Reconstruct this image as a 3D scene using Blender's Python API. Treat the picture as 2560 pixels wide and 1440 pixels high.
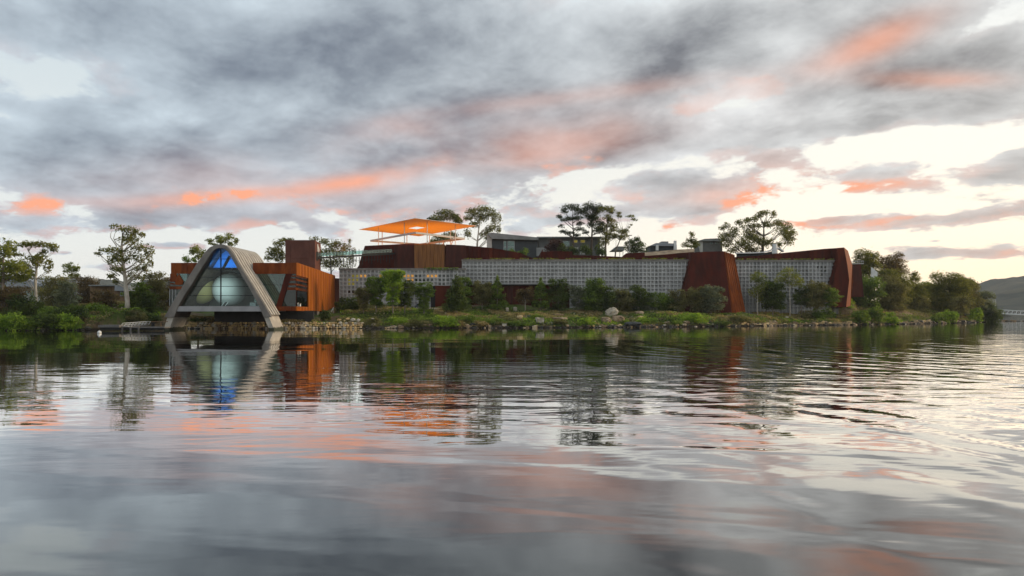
import bpy, math, random
import numpy as np
from mathutils import Vector

for _o in list(bpy.data.objects):
    bpy.data.objects.remove(_o, do_unlink=True)
SC = bpy.context.scene
COL = SC.collection
R = math.radians

# ------------------------------------------------------------------ camera
F, HOR, H = 1706.7, 782.0, 2.9            # focal length and horizon in photo pixels, eye height in metres
def P(px, py, Y):
    return Vector(((px - 1280.0) / F * Y, Y, H - (py - HOR) / F * Y))
def S(n, Y):
    return n / F * Y

cam_d = bpy.data.cameras.new('camera')
cam_d.lens, cam_d.sensor_width = 24.0, 36.0
cam_d.shift_y = (HOR - 720.0) / 2560.0
cam_d.clip_end = 9000.0
cam = bpy.data.objects.new('camera', cam_d)
cam.location = (0, 0, H)
cam.rotation_euler = (R(90), 0, 0)
COL.objects.link(cam)
SC.camera = cam

# ------------------------------------------------------------------ view
SC.view_settings.view_transform = 'Standard'
SC.view_settings.look = 'None'
SC.view_settings.gamma = 1.0
SC.view_settings.exposure = 0.16
SC.render.engine = 'CYCLES'
SC.cycles.use_denoising = True
SC.cycles.max_bounces = 8
SC.cycles.transparent_max_bounces = 12
SC.cycles.caustics_reflective = False
SC.cycles.caustics_refractive = False

# ------------------------------------------------------------------ sun and sky
SUN_AZ, SUN_EL = 80.0, 9.0                # degrees to the right of the view, above the horizon
sun_d = bpy.data.lights.new('sun', 'SUN')
sun_d.energy, sun_d.angle, sun_d.color = 2.2, R(12), (1.0, 0.77, 0.50)
sun = bpy.data.objects.new('sun', sun_d)
_a, _e = R(SUN_AZ), R(SUN_EL)
_to = Vector((math.sin(_a) * math.cos(_e), math.cos(_a) * math.cos(_e), math.sin(_e)))
sun.rotation_euler = (-_to).to_track_quat('-Z', 'Y').to_euler()
sun.location = (150, 40, 60)
COL.objects.link(sun)

world = bpy.data.worlds.new('World')
SC.world = world
world.use_nodes = True
world.cycles.sampling_method = 'MANUAL'
world.cycles.sample_map_resolution = 512
WT = world.node_tree
WT.nodes.clear()

class G:
    """small helper for building node graphs"""
    def __init__(s, tree): s.t = tree
    def n(s, typ, **kw):
        nd = s.t.nodes.new(typ)
        for k, v in kw.items(): setattr(nd, k, v)
        return nd
    def link(s, a, b): s.t.links.new(a, b)
    def put(s, sock, v):
        if hasattr(v, 'is_output') or hasattr(v, 'links'): s.link(v, sock)
        else: sock.default_value = v
    def m(s, op, a, b=None, c=None, clamp=False):
        nd = s.n('ShaderNodeMath', operation=op, use_clamp=clamp)
        for i, v in enumerate((a, b, c)):
            if v is not None: s.put(nd.inputs[i], v)
        return nd.outputs[0]
    def add(s, a, b): return s.m('ADD', a, b)
    def sub(s, a, b): return s.m('SUBTRACT', a, b)
    def mul(s, a, b): return s.m('MULTIPLY', a, b)
    def ramp(s, x, a, b, lo=0.0, hi=1.0, smooth=True):
        nd = s.n('ShaderNodeMapRange', interpolation_type='SMOOTHSTEP' if smooth else 'LINEAR', clamp=True)
        for i, v in enumerate((x, a, b, lo, hi)): s.put(nd.inputs[i], v)
        return nd.outputs[0]
    def mix(s, f, a, b, blend='MIX'):
        nd = s.n('ShaderNodeMix', data_type='RGBA', blend_type=blend)
        s.put(nd.inputs[0], f)
        for i, v in ((6, a), (7, b)):
            if isinstance(v, (tuple, list)): nd.inputs[i].default_value = (*v[:3], 1)
            else: s.link(v, nd.inputs[i])
        return nd.outputs[2]
    def xyz(s, x, y, z):
        nd = s.n('ShaderNodeCombineXYZ')
        for i, v in enumerate((x, y, z)): s.put(nd.inputs[i], v)
        return nd.outputs[0]
    def noise(s, vec, scale, detail=4.0, rough=0.5, dist=0.0, lac=2.0):
        nd = s.n('ShaderNodeTexNoise')
        s.link(vec, nd.inputs['Vector'])
        nd.inputs['Scale'].default_value = scale
        nd.inputs['Detail'].default_value = detail
        nd.inputs['Roughness'].default_value = rough
        nd.inputs['Lacunarity'].default_value = lac
        nd.inputs['Distortion'].default_value = dist
        return nd.outputs[0]

def build_sky():
    g = G(WT)
    tc = g.n('ShaderNodeTexCoord')
    sep = g.n('ShaderNodeSeparateXYZ')
    g.link(tc.outputs['Generated'], sep.inputs[0])
    x, y, z = sep.outputs
    zc = g.m('MAXIMUM', z, 0.0)
    yc = g.m('MAXIMUM', y, 0.04)
    u, v = g.m('DIVIDE', x, yc), g.m('DIVIDE', z, yc)
    front = g.ramp(y, 0.02, 0.25)
    # flat cloud layer seen in perspective, streets running far left to near right
    den = g.add(zc, 0.26)
    cx, cy = g.m('DIVIDE', x, den), g.m('DIVIDE', y, den)
    ca, sa = math.cos(R(34)), math.sin(R(34))
    along = g.add(g.mul(cx, -ca), g.mul(cy, sa))
    across = g.add(g.mul(cx, sa), g.mul(cy, ca))
    def cloud_vec(da, dc):
        return g.xyz(g.mul(g.add(along, da), 0.95), g.add(across, dc), 3.7)
    def fbm(da, dc):
        a = g.noise(cloud_vec(da, dc), 3.5, 9.0, 0.60, 0.1)
        return a
    big = g.noise(cloud_vec(5.2, 1.7), 0.5, 2.0, 0.5)
    # where the photographed banks lie: (px, py, half length, half width, slope, amount)
    uv = g.xyz(u, v, 0.0)
    def gauss(lst):
        tot = None
        for (px, py, sx, sy, slope, amp) in lst:
            mp = g.n('ShaderNodeMapping', vector_type='TEXTURE')
            g.link(uv, mp.inputs[0])
            mp.inputs[1].default_value = ((px - 1280) / F, (HOR - py) / F, 0)
            mp.inputs[2].default_value = (0, 0, math.atan(slope))
            mp.inputs[3].default_value = (sx / F, sy / F, 1)
            dt = g.n('ShaderNodeVectorMath', operation='DOT_PRODUCT')
            g.link(mp.outputs[0], dt.inputs[0]); g.link(mp.outputs[0], dt.inputs[1])
            e = g.m('POWER', 0.3679, dt.outputs['Value'])
            tot = g.mul(e, amp) if tot is None else g.m('MULTIPLY_ADD', e, amp, tot)
        return g.mul(tot, front)
    banks = gauss([
        (60, 400, 520, 130, 0.0, .50), (560, 370, 480, 135, .14, .52), (1020, 270, 460, 150, .22, .55),
        (1600, 120, 560, 130, .14, .75), (900, 120, 420, 90, .1, .34), (350, 250, 400, 60, .2, .20),
        (900, 490, 460, 40, .12, .46), (250, 552, 560, 22, .03, .46), (900, 556, 260, 15, .08, .36),
        (1340, 365, 360, 66, .06, .60), (1740, 335, 330, 48, .12, .56), (2180, 296, 170, 34, .22, .62),
        (2160, 215, 360, 50, .22, .80), (2490, 170, 260, 75, .12, .58), (2440, 280, 170, 34, .05, .46),
        (1690, 478, 230, 46, .14, .62), (2120, 445, 200, 28, .13, .60), (2310, 462, 90, 28, .25, .50),
        (2520, 440, 110, 34, .2, .58), (2360, 548, 300, 15, .12, .72), (2130, 545, 80, 14, .1, .5), (1630, 530, 180, 18, .06, .44),
        (2310, 634, 75, 15, .02, .80), (2450, 628, 90, 16, .02, .80), (2060, 556, 80, 13, .08, .6), (2560, 396, 60, 26, .1, .4),
        (1380, 560, 200, 18, .12, .34), (200, 634, 120, 9, 0, .75), (430, 614, 90, 9, 0, .75), (170, 668, 150, 12, 0, .6), (1450, 540, 120, 10, .15, .5), (2340, 602, 40, 5, 0, .6),
        (2200, 700, 300, 40, 0, -.30),
        (2280, 365, 360, 40, .08, -.50), (1420, 235, 110, 26, .2, -.20), (1880, 238, 130, 44, .2, -.50), (1760, 265, 160, 18, .1, -.25),
        (140, 180, 240, 44, .10, -.34), (900, 15, 300, 26, 0, -.26), (2440, 80, 200, 36, .5, -.34), (1650, 415, 330, 18, .12, -.24),
        (700, 620, 700, 36, .0, -.36), (1500, 600, 500, 40, .0, -.26), (2000, 590, 300, 26, 0, -.1),
        (120, 40, 300, 60, .1, .16), (700, 230, 1300, 290, .0, .50), (1650, 60, 700, 140, .05, .2), (2180, 100, 220, 55, .45, .45), (200, 60, 700, 110, 0, .22), (2350, 200, 420, 150, .2, .25),
    ])
    rest = g.add(g.mul(g.sub(big, 0.5), 1.0), g.ramp(z, 0.02, 0.45, -0.30, 0.28))
    inframe = gauss([(1280, 330, 1500, 520, 0, 1.0)])
    cov = g.add(g.mul(banks, 0.84), g.mul(rest, g.sub(1.0, g.mul(inframe, 0.55))))
    def dens(da, dc):
        f = g.mul(g.sub(fbm(da, dc), 0.5), 3.4)
        return g.add(f, cov)
    d_raw = dens(0, 0)
    d = g.ramp(d_raw, -0.04, 0.26)
    thick = g.ramp(d_raw, 0.0, 1.5, smooth=False)
    d2 = g.ramp(dens(0.03, 0.12), -0.10, 0.40)
    fine = g.noise(cloud_vec(1.0, 8.0), 3.2, 7.0, 0.56, 0.4)
    # open sky
    nish = g.n('ShaderNodeTexSky', sky_type='NISHITA', sun_disc=False)
    nish.sun_elevation, nish.sun_rotation = R(SUN_EL), R(SUN_AZ)
    nish.air_density, nish.dust_density, nish.ozone_density = 1.0, 2.5, 1.0
    nsc = g.mix(1.0, nish.outputs[0], (0.10, 0.10, 0.10), 'MULTIPLY')
    elev = g.ramp(z, 0.0, 0.42, smooth=False)
    right = g.ramp(x, -0.5, 0.65)
    low = g.mix(right, (1.0, 0.985, 0.93), (1.10, 1.03, 0.90))
    high = g.mix(right, (0.60, 0.71, 0.77), (0.86, 0.91, 0.92))
    clear = g.mix(g.m('POWER', elev, 0.8), low, high)
    clear = g.mix(0.14, clear, nsc)
    # glow round the hidden sun, low on the right
    du = g.sub(x, math.sin(R(46)))
    dy = g.sub(y, math.cos(R(46)))
    dist2 = g.add(g.add(g.mul(du, du), g.mul(dy, dy)), g.mul(g.mul(z, z), 4.0))
    glow = g.m('EXPONENT', g.mul(dist2, -5.0))
    glow2 = g.m('EXPONENT', g.add(g.mul(dist2, -3.0), g.mul(zc, -5.0)))
    clear = g.mix(g.mul(glow, 0.9), clear, (1.12, 1.09, 1.02))
    clear = g.mix(g.mul(glow2, 0.9), clear, (1.40, 1.06, 0.60))
    # clouds: thin pale edges, grey bodies, underside warmed by the low sun
    thin_c = g.mix(right, (0.57, 0.66, 0.73), (0.80, 0.81, 0.80))
    deep_c = g.mix(right, (0.170, 0.206, 0.262), (0.168, 0.170, 0.180))
    shade = g.m('ADD', g.add(g.mul(thick, 0.80), 0.09), g.mul(g.sub(fine, 0.5), 1.3), clamp=True)
    body = g.mix(shade, thin_c, deep_c)
    lit = g.m('MAXIMUM', g.sub(d, d2), 0.0)
    warm_zone = gauss([
        (980, 430, 170, 24, .22, 1.1), (680, 478, 330, 20, .10, .80), (230, 505, 260, 15, .03, .34), (1290, 400, 150, 24, .1, .40), (990, 320, 120, 34, .1, .40),
        (1450, 345, 190, 40, .12, .40), (1500, 232, 420, 20, .12, .30), (2190, 105, 170, 40, .45, .95), (2330, 200, 150, 22, .0, 1.1),
        (1850, 480, 160, 34, .1, .70), (1660, 505, 180, 26, .1, .55), (1620, 575, 90, 16, .05, .75),
        (2050, 555, 110, 14, .1, .85), (2430, 626, 110, 16, .0, .75), (2330, 545, 260, 14, .1, .40), (2150, 462, 200, 20, .1, .40), (1000, 520, 700, 60, .1, .16), (560, 440, 800, 70, .1, .20), (1250, 340, 600, 90, .12, .16),
    ])
    wn = g.ramp(g.noise(cloud_vec(9.0, 2.0), 1.7, 4.0, 0.55), 0.30, 0.64)
    warm = g.m('MULTIPLY', g.mul(warm_zone, g.add(0.25, wn)), g.add(0.55, g.mul(lit, 1.6)), clamp=True)
    warm_bg = g.mul(g.mul(lit, 0.22), g.ramp(z, 0.02, 0.35, 1.0, 0.25))
    body = g.mix(g.m('ADD', warm, warm_bg, clamp=True), body, (0.96, 0.40, 0.24))
    body = g.mix(g.mul(glow, 0.35), body, (0.62, 0.50, 0.40))
    sky = g.mix(d, clear, body)
    below = g.ramp(z, -0.008, 0.0)
    sky = g.mix(below, (0.10, 0.10, 0.09), sky)
    bg = g.n('ShaderNodeBackground')
    g.link(sky, bg.inputs[0])
    bg.inputs[1].default_value = 1.0
    out = g.n('ShaderNodeOutputWorld')
    g.link(bg.outputs[0], out.inputs[0])
build_sky()
# ------------------------------------------------------------------ materials
MATS = {}
def new_mat(name):
    m = bpy.data.materials.new(name)
    m.use_nodes = True
    m.node_tree.nodes.clear()
    g = G(m.node_tree)
    out = g.n('ShaderNodeOutputMaterial')
    MATS[name] = m
    return m, g, out

def surf(name, c1, c2=None, scale=1.0, stretch=(1, 1, 1), rough=0.8, bump=0.0, bscale=6.0, spec=0.3, metal=0.0,
         c3=None, s3=0.2, lo=0.35, hi=0.65, island=0.0, objrand=0.0, tide=0.0):
    """two or three colours mixed by noise, with fine relief"""
    m, g, out = new_mat(name)
    bs = g.n('ShaderNodeBsdfPrincipled')
    geo = g.n('ShaderNodeNewGeometry')
    mp = g.n('ShaderNodeMapping')
    g.link(geo.outputs['Position'], mp.inputs[0])
    mp.inputs[3].default_value = stretch
    vec = mp.outputs[0]
    if c2 is None: c2 = tuple(v * 0.75 for v in c1)
    f = g.ramp(g.noise(vec, scale, 5.0, 0.6), lo, hi)
    col = g.mix(f, c1, c2)
    if c3 is not None:
        col = g.mix(g.ramp(g.noise(vec, s3, 3.0, 0.55), 0.48, 0.66), col, c3)
    if island:
        rnd = geo.outputs['Random Per Island']
        col = g.mix(1.0, col, g.mix(rnd, (1 - island,) * 3, (1 + island,) * 3), 'MULTIPLY')
    if objrand:
        oi = g.n('ShaderNodeObjectInfo')
        col = g.mix(1.0, col, g.mix(oi.outputs['Random'], (1 - objrand,) * 3, (1 + objrand,) * 3), 'MULTIPLY')
    if tide:   # weed and wet stain left by the river
        sp = g.n('ShaderNodeSeparateXYZ'); g.link(geo.outputs['Position'], sp.inputs[0])
        lv = g.add(sp.outputs[2], g.mul(g.sub(g.noise(geo.outputs['Position'], 1.4, 4.0, 0.6), 0.5), 0.7))
        col = g.mix(g.ramp(lv, tide * 0.6, tide), (0.045, 0.050, 0.032), col)
    g.link(col, bs.inputs['Base Color'])
    bs.inputs['Roughness'].default_value = rough
    bs.inputs['Metallic'].default_value = metal
    bs.inputs['Specular IOR Level'].default_value = spec
    if bump:
        bp = g.n('ShaderNodeBump')
        bp.inputs['Strength'].default_value = bump
        bp.inputs['Distance'].default_value = 0.05
        g.link(g.noise(vec, bscale, 4.0, 0.6), bp.inputs['Height'])
        g.link(bp.outputs[0], bs.inputs['Normal'])
    g.link(bs.outputs[0], out.inputs[0])
    return m

def leaf_mat(name, c1, c2, c3=None):
    m, g, out = new_mat(name)
    geo = g.n('ShaderNodeNewGeometry')
    col = g.mix(geo.outputs['Random Per Island'], c1, c2)
    big = g.noise(geo.outputs['Position'], 0.55, 2.0, 0.5)
    col = g.mix(g.ramp(big, 0.42, 0.62), col, c3 if c3 else tuple(v * 0.62 for v in c1))
    df = g.n('ShaderNodeBsdfPrincipled')
    df.inputs['Roughness'].default_value = 0.62
    df.inputs['Specular IOR Level'].default_value = 0.25
    tr = g.n('ShaderNodeBsdfTranslucent')
    g.link(col, df.inputs['Base Color'])
    g.link(g.mix(1.0, col, (1.5, 1.45, 0.8), 'MULTIPLY'), tr.inputs[0])
    mx = g.n('ShaderNodeMixShader')
    mx.inputs[0].default_value = 0.42
    g.link(df.outputs[0], mx.inputs[1]); g.link(tr.outputs[0], mx.inputs[2])
    g.link(mx.outputs[0], out.inputs[0])
    return m

def glass_mat(name, tint, gloss=0.25, rough=0.02, fk=0.9):
    m, g, out = new_mat(name)
    tr = g.n('ShaderNodeBsdfTransparent'); tr.inputs[0].default_value = (*tint, 1)
    gl = g.n('ShaderNodeBsdfGlossy'); gl.inputs[0].default_value = (0.9, 0.95, 0.95, 1); gl.inputs['Roughness'].default_value = rough
    fr = g.n('ShaderNodeFresnel'); fr.inputs[0].default_value = 1.5
    mx = g.n('ShaderNodeMixShader')
    g.link(g.m('MULTIPLY_ADD', fr.outputs[0], fk, gloss * 0.4, clamp=True), mx.inputs[0])
    g.link(tr.outputs[0], mx.inputs[1]); g.link(gl.outputs[0], mx.inputs[2])
    g.link(mx.outputs[0], out.inputs[0])
    return m

def lit_mat(name, col, strength):
    m, g, out = new_mat(name)
    geo = g.n('ShaderNodeNewGeometry')
    em = g.n('ShaderNodeEmission')
    n = g.noise(geo.outputs['Position'], 1.3, 3.0, 0.6)
    g.link(g.mix(g.ramp(n, 0.35, 0.65), tuple(v * 0.55 for v in col), col), em.inputs[0])
    em.inputs[1].default_value = strength
    g.link(em.outputs[0], out.inputs[0])
    return m

surf('concrete', (0.245, 0.225, 0.205), (0.185, 0.17, 0.155), 0.9, (1, 1, 0.5), 0.85, 0.25, 9, c3=(0.15, 0.14, 0.13), s3=0.35)
surf('rib_concrete', (0.54, 0.50, 0.44), (0.42, 0.385, 0.34), 0.7, rough=0.85, bump=0.2, bscale=9)
surf('footing_concrete', (0.48, 0.445, 0.39), (0.36, 0.33, 0.29), 0.7, rough=0.85, bump=0.3, bscale=7, tide=0.55)
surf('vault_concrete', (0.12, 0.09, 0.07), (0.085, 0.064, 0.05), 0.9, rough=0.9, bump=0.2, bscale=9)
surf('slab_concrete', (0.36, 0.36, 0.37), (0.29, 0.29, 0.30), 0.6, rough=0.8, bump=0.1)
surf('block_concrete', (0.50, 0.50, 0.495), (0.40, 0.40, 0.40), 0.6, (1, 1, 0.22), 0.88, 0.15, 7, island=0.07, objrand=0.07, c3=(0.33, 0.335, 0.335), s3=0.22)
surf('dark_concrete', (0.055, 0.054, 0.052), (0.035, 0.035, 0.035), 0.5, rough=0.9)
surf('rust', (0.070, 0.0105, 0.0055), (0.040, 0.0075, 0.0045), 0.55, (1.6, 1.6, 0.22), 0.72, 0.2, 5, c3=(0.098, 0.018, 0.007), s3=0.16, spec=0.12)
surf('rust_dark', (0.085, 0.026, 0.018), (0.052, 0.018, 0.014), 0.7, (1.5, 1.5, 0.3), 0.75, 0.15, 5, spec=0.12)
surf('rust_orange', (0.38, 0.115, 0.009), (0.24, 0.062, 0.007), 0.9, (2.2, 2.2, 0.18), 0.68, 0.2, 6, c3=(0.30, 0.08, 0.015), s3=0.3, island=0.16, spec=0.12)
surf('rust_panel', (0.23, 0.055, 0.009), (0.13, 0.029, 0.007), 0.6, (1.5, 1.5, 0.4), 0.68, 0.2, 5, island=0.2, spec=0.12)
surf('rust_gold', (0.24, 0.105, 0.035), (0.17, 0.070, 0.026), 0.8, (2.0, 2.0, 0.2), 0.7, 0.15, 5, island=0.15, spec=0.12)
surf('rust_tower', (0.15, 0.062, 0.045), (0.11, 0.044, 0.033), 0.6, (1, 1, 0.5), 0.75, 0.1, 5, spec=0.12)
surf('stone', (0.56, 0.40, 0.19), (0.38, 0.26, 0.12), 0.8, rough=0.9, bump=0.6, bscale=4, c3=(0.52, 0.44, 0.32), s3=0.5, island=0.25)
surf('stone_pale', (0.50, 0.45, 0.37), (0.34, 0.30, 0.24), 0.9, rough=0.9, bump=0.6, bscale=3, c3=(0.28, 0.24, 0.18), s3=0.6, island=0.2)
surf('stone_brown', (0.27, 0.19, 0.115), (0.15, 0.105, 0.065), 0.9, rough=0.9, bump=0.7, bscale=3, c3=(0.38, 0.29, 0.19), s3=0.7, island=0.25)
surf('stone_dark', (0.075, 0.08, 0.078), (0.035, 0.038, 0.04), 0.8, rough=0.85, bump=0.6, bscale=3)
surf('wet_rock', (0.045, 0.038, 0.028), (0.02, 0.018, 0.014), 0.8, rough=0.6, bump=0.6, bscale=4, island=0.3)
surf('sphere_white', (0.62, 0.64, 0.62), (0.55, 0.57, 0.56), 0.3, rough=0.55)
surf('sphere_sand', (0.75, 0.62, 0.26), (0.66, 0.56, 0.28), 0.3, rough=0.6)
surf('inner_wall', (0.55, 0.58, 0.58), (0.48, 0.50, 0.50), 0.4, rough=0.7)
surf('dark_metal', (0.020, 0.022, 0.022), (0.014, 0.016, 0.016), 1.0, rough=0.6, spec=0.2)
surf('white_paint', (0.72, 0.73, 0.72), (0.62, 0.63, 0.62), 0.8, rough=0.55)
surf('canopy_white', (0.86, 0.85, 0.82), (0.82, 0.81, 0.78), 0.15, rough=0.65)
surf('galv', (0.40, 0.42, 0.43), (0.30, 0.32, 0.33), 0.8, rough=0.5, spec=0.5)
surf('house_dark', (0.055, 0.066, 0.075), (0.042, 0.050, 0.058), 0.5, rough=0.7)
surf('house_grey', (0.16, 0.165, 0.165), (0.12, 0.125, 0.125), 0.5, rough=0.8)
surf('house_pale', (0.50, 0.50, 0.47), (0.42, 0.42, 0.40), 0.5, rough=0.85)
surf('roof_grey', (0.24, 0.25, 0.25), (0.18, 0.19, 0.19), 0.6, (1, 4, 1), rough=0.6)
surf('roof_blue', (0.30, 0.32, 0.35), (0.24, 0.26, 0.29), 0.5, rough=0.6)
surf('timber', (0.20, 0.125, 0.07), (0.13, 0.08, 0.045), 1.2, (1, 1, 0.2), rough=0.85)
surf('deck', (0.17, 0.165, 0.16), (0.12, 0.115, 0.11), 1.4, rough=0.85)
surf('bark_white', (0.58, 0.54, 0.47), (0.40, 0.35, 0.29), 1.6, (1, 1, 0.4), rough=0.85, bump=0.3)
surf('bark_grey', (0.25, 0.21, 0.17), (0.15, 0.125, 0.10), 1.6, (1, 1, 0.4), rough=0.9, bump=0.3)
surf('bark_dark', (0.10, 0.078, 0.06), (0.06, 0.046, 0.036), 1.6, (1, 1, 0.4), rough=0.9, bump=0.3)
surf('stair_blue', (0.10, 0.125, 0.15), (0.08, 0.10, 0.12), 0.6, rough=0.7)
glass_mat('glass_front', (0.84, 0.93, 0.93), 0.0, fk=0.4)
glass_mat('glass_dark', (0.25, 0.34, 0.34), 0.06, fk=0.6)
glass_mat('glass_clear', (0.55, 0.74, 0.72), 0.10, fk=0.7)
lit_mat('lit_warm', (1.0, 0.50, 0.13), 0.55)
lit_mat('lit_yellow', (0.62, 0.50, 0.09), 0.32)
L = leaf_mat
L('leaf_gum', (0.149, 0.157, 0.030), (0.242, 0.227, 0.043), (0.094, 0.108, 0.025))
L('leaf_gum_light', (0.178, 0.211, 0.037), (0.280, 0.284, 0.049), (0.111, 0.139, 0.031))
L('leaf_pine', (0.049, 0.073, 0.034), (0.078, 0.099, 0.039), (0.034, 0.052, 0.026))
L('leaf_dark', (0.068, 0.103, 0.026), (0.118, 0.158, 0.034), (0.040, 0.065, 0.018))
L('leaf_mid', (0.127, 0.193, 0.034), (0.195, 0.267, 0.044), (0.075, 0.124, 0.023))
L('leaf_bright', (0.203, 0.317, 0.036), (0.338, 0.446, 0.058), (0.127, 0.215, 0.026))
L('leaf_olive', (0.172, 0.168, 0.066), (0.247, 0.232, 0.097), (0.108, 0.105, 0.040))
L('leaf_silver', (0.169, 0.195, 0.137), (0.247, 0.267, 0.195), (0.104, 0.124, 0.078))
L('leaf_brown', (0.137, 0.098, 0.046), (0.208, 0.150, 0.065), (0.085, 0.060, 0.029))
L('leaf_maroon', (0.058, 0.026, 0.026), (0.091, 0.039, 0.034), (0.039, 0.018, 0.018))
L('leaf_dry', (0.286, 0.221, 0.111), (0.403, 0.325, 0.163), (0.169, 0.137, 0.065))
L('leaf_flower', (0.55, 0.50, 0.42), (0.62, 0.58, 0.5), (0.45, 0.40, 0.3))

def ground_mat():
    m, g, out = new_mat('bank_soil')
    bs = g.n('ShaderNodeBsdfPrincipled')
    geo = g.n('ShaderNodeNewGeometry')
    p = geo.outputs['Position']
    grass = g.mix(g.ramp(g.noise(p, 0.9, 4.0), 0.35, 0.65), (0.055, 0.085, 0.018), (0.085, 0.115, 0.028))
    soil = g.mix(g.ramp(g.noise(p, 1.6, 5.0, 0.65), 0.35, 0.65), (0.16, 0.115, 0.07), (0.09, 0.068, 0.042))
    col = g.mix(g.ramp(g.noise(p, 0.16, 4.0, 0.6), 0.44, 0.60), grass, soil)
    sep = g.n('ShaderNodeSeparateXYZ'); g.link(p, sep.inputs[0])
    dry = g.mix(g.ramp(g.noise(p, 0.5, 5.0, 0.65), 0.35, 0.65), (0.27, 0.20, 0.115), (0.16, 0.115, 0.065))
    col = g.mix(g.mul(g.ramp(sep.outputs[0], 38.0, 62.0), g.ramp(g.noise(p, 0.25, 4.0, 0.6), 0.34, 0.50)), col, dry)
    col = g.mix(g.ramp(sep.outputs[2], 0.15, 0.55), (0.028, 0.022, 0.015), col)
    g.link(col, bs.inputs['Base Color'])
    bs.inputs['Roughness'].default_value = 0.95
    bs.inputs['Specular IOR Level'].default_value = 0.1
    bp = g.n('ShaderNodeBump'); bp.inputs['Strength'].default_value = 0.8; bp.inputs['Distance'].default_value = 0.15
    g.link(g.noise(p, 2.5, 5.0, 0.65), bp.inputs['Height'])
    g.link(bp.outputs[0], bs.inputs['Normal'])
    g.link(bs.outputs[0], out.inputs[0])
ground_mat()
surf('hill_forest', (0.085, 0.092, 0.078), (0.060, 0.068, 0.060), 0.03, rough=0.95, c3=(0.12, 0.115, 0.09), s3=0.012, spec=0.05)

def water_mat():
    m, g, out = new_mat('river_water')
    geo = g.n('ShaderNodeNewGeometry')
    sep = g.n('ShaderNodeSeparateXYZ'); g.link(geo.outputs['Position'], sep.inputs[0])
    x, y, z = sep.outputs
    def field(sx, sy, rot, scale, det, rough, dist, seed):
        c, s_ = math.cos(R(rot)), math.sin(R(rot))
        a = g.mul(g.add(g.mul(x, c), g.mul(y, s_)), sx)
        b = g.mul(g.sub(g.mul(y, c), g.mul(x, s_)), sy)
        return g.noise(g.xyz(a, b, seed), scale, det, rough, dist)
    right = g.ramp(x, -14.0, 26.0)
    mid = g.mul(g.ramp(y, 10.0, 26.0, 0.14, 1.0), g.ramp(y, 26.0, 52.0, 1.0, 0.06))
    h = g.mul(field(0.30, 1.0, 3, 0.95, 2.0, 0.45, 0.5, 1.3), g.mul(mid, g.add(0.019, g.mul(right, 0.044))))
    h = g.add(h, g.mul(field(0.26, 1.0, -15, 0.55, 1.5, 0.4, 0.6, 7.7), g.mul(g.ramp(y, 28, 64, 1.0, 0.10), g.add(0.016, g.mul(right, 0.045)))))
    h = g.add(h, g.mul(field(0.35, 1.0, 6, 2.6, 2.0, 0.5, 0.3, 4.1), g.mul(mid, g.add(0.0050, g.mul(right, 0.005)))))
    h = g.add(h, g.mul(field(0.5, 1.0, -8, 0.13, 1.0, 0.5, 0.0, 2.2), 0.05))
    # wake waves crossing the right half, crests running towards the bank the photograph was taken from
    side = g.ramp(g.m('DIVIDE', x, g.m('MAXIMUM', y, 1.0)), 0.02, 0.34)
    wob = g.noise(g.xyz(g.mul(x, 0.10), g.mul(y, 0.05), 5.5), 1.0, 2.0, 0.5)
    gust = g.ramp(g.noise(g.xyz(g.mul(x, 0.22), g.mul(y, 0.08), 8.5), 1.0, 2.0, 0.5), 0.30, 0.62)
    for lam, ang, amp in ((1.6, 24, 0.0050), (2.7, 36, 0.0075), (0.95, 14, 0.0018)):
        c, s_ = math.cos(R(ang)), math.sin(R(ang))
        ph = g.add(g.mul(g.add(g.mul(x, c), g.mul(y, s_)), 2 * math.pi / lam), g.mul(wob, 30.0 / lam))
        h = g.add(h, g.mul(g.mul(g.m('SINE', ph), amp), g.mul(g.mul(side, g.add(gust, 0.15)), g.mul(g.ramp(y, 45, 120, 1.0, 0.25), g.ramp(y, 8, 22, 0.35, 1.0)))))
    breeze = g.ramp(g.noise(g.xyz(g.mul(x, 0.05), g.mul(y, 0.11), 3.3), 1.0, 3.0, 0.5), 0.46, 0.66)
    h = g.add(h, g.mul(field(0.55, 1.0, 8, 6.5, 2.0, 0.5, 0.2, 6.6), g.mul(g.mul(breeze, g.ramp(y, 9, 22, 0.0, 1.0)), 0.0016)))
    bp = g.n('ShaderNodeBump')
    bp.inputs['Strength'].default_value = 1.0
    bp.inputs['Distance'].default_value = 1.0
    g.link(h, bp.inputs['Height'])
    df = g.n('ShaderNodeBsdfDiffuse'); df.inputs[0].default_value = (0.020, 0.023, 0.020, 1)
    gl = g.n('ShaderNodeBsdfGlossy'); gl.inputs[0].default_value = (0.97, 0.97, 0.96, 1)
    g.put(gl.inputs['Roughness'], g.add(g.ramp(y, 8, 18, 0.05, 0.018), g.ramp(y, 40, 110, 0.0, 0.030)))
    fr = g.n('ShaderNodeFresnel'); fr.inputs[0].default_value = 1.333
    g.link(bp.outputs[0], fr.inputs['Normal'])
    g.link(bp.outputs[0], gl.inputs['Normal'])
    mx = g.n('ShaderNodeMixShader')
    g.link(g.m('MULTIPLY_ADD', fr.outputs[0], 1.95, 0.02, clamp=True), mx.inputs[0])
    g.link(df.outputs[0], mx.inputs[1]); g.link(gl.outputs[0], mx.inputs[2])
    g.link(mx.outputs[0], out.inputs[0])
water_mat()

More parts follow.
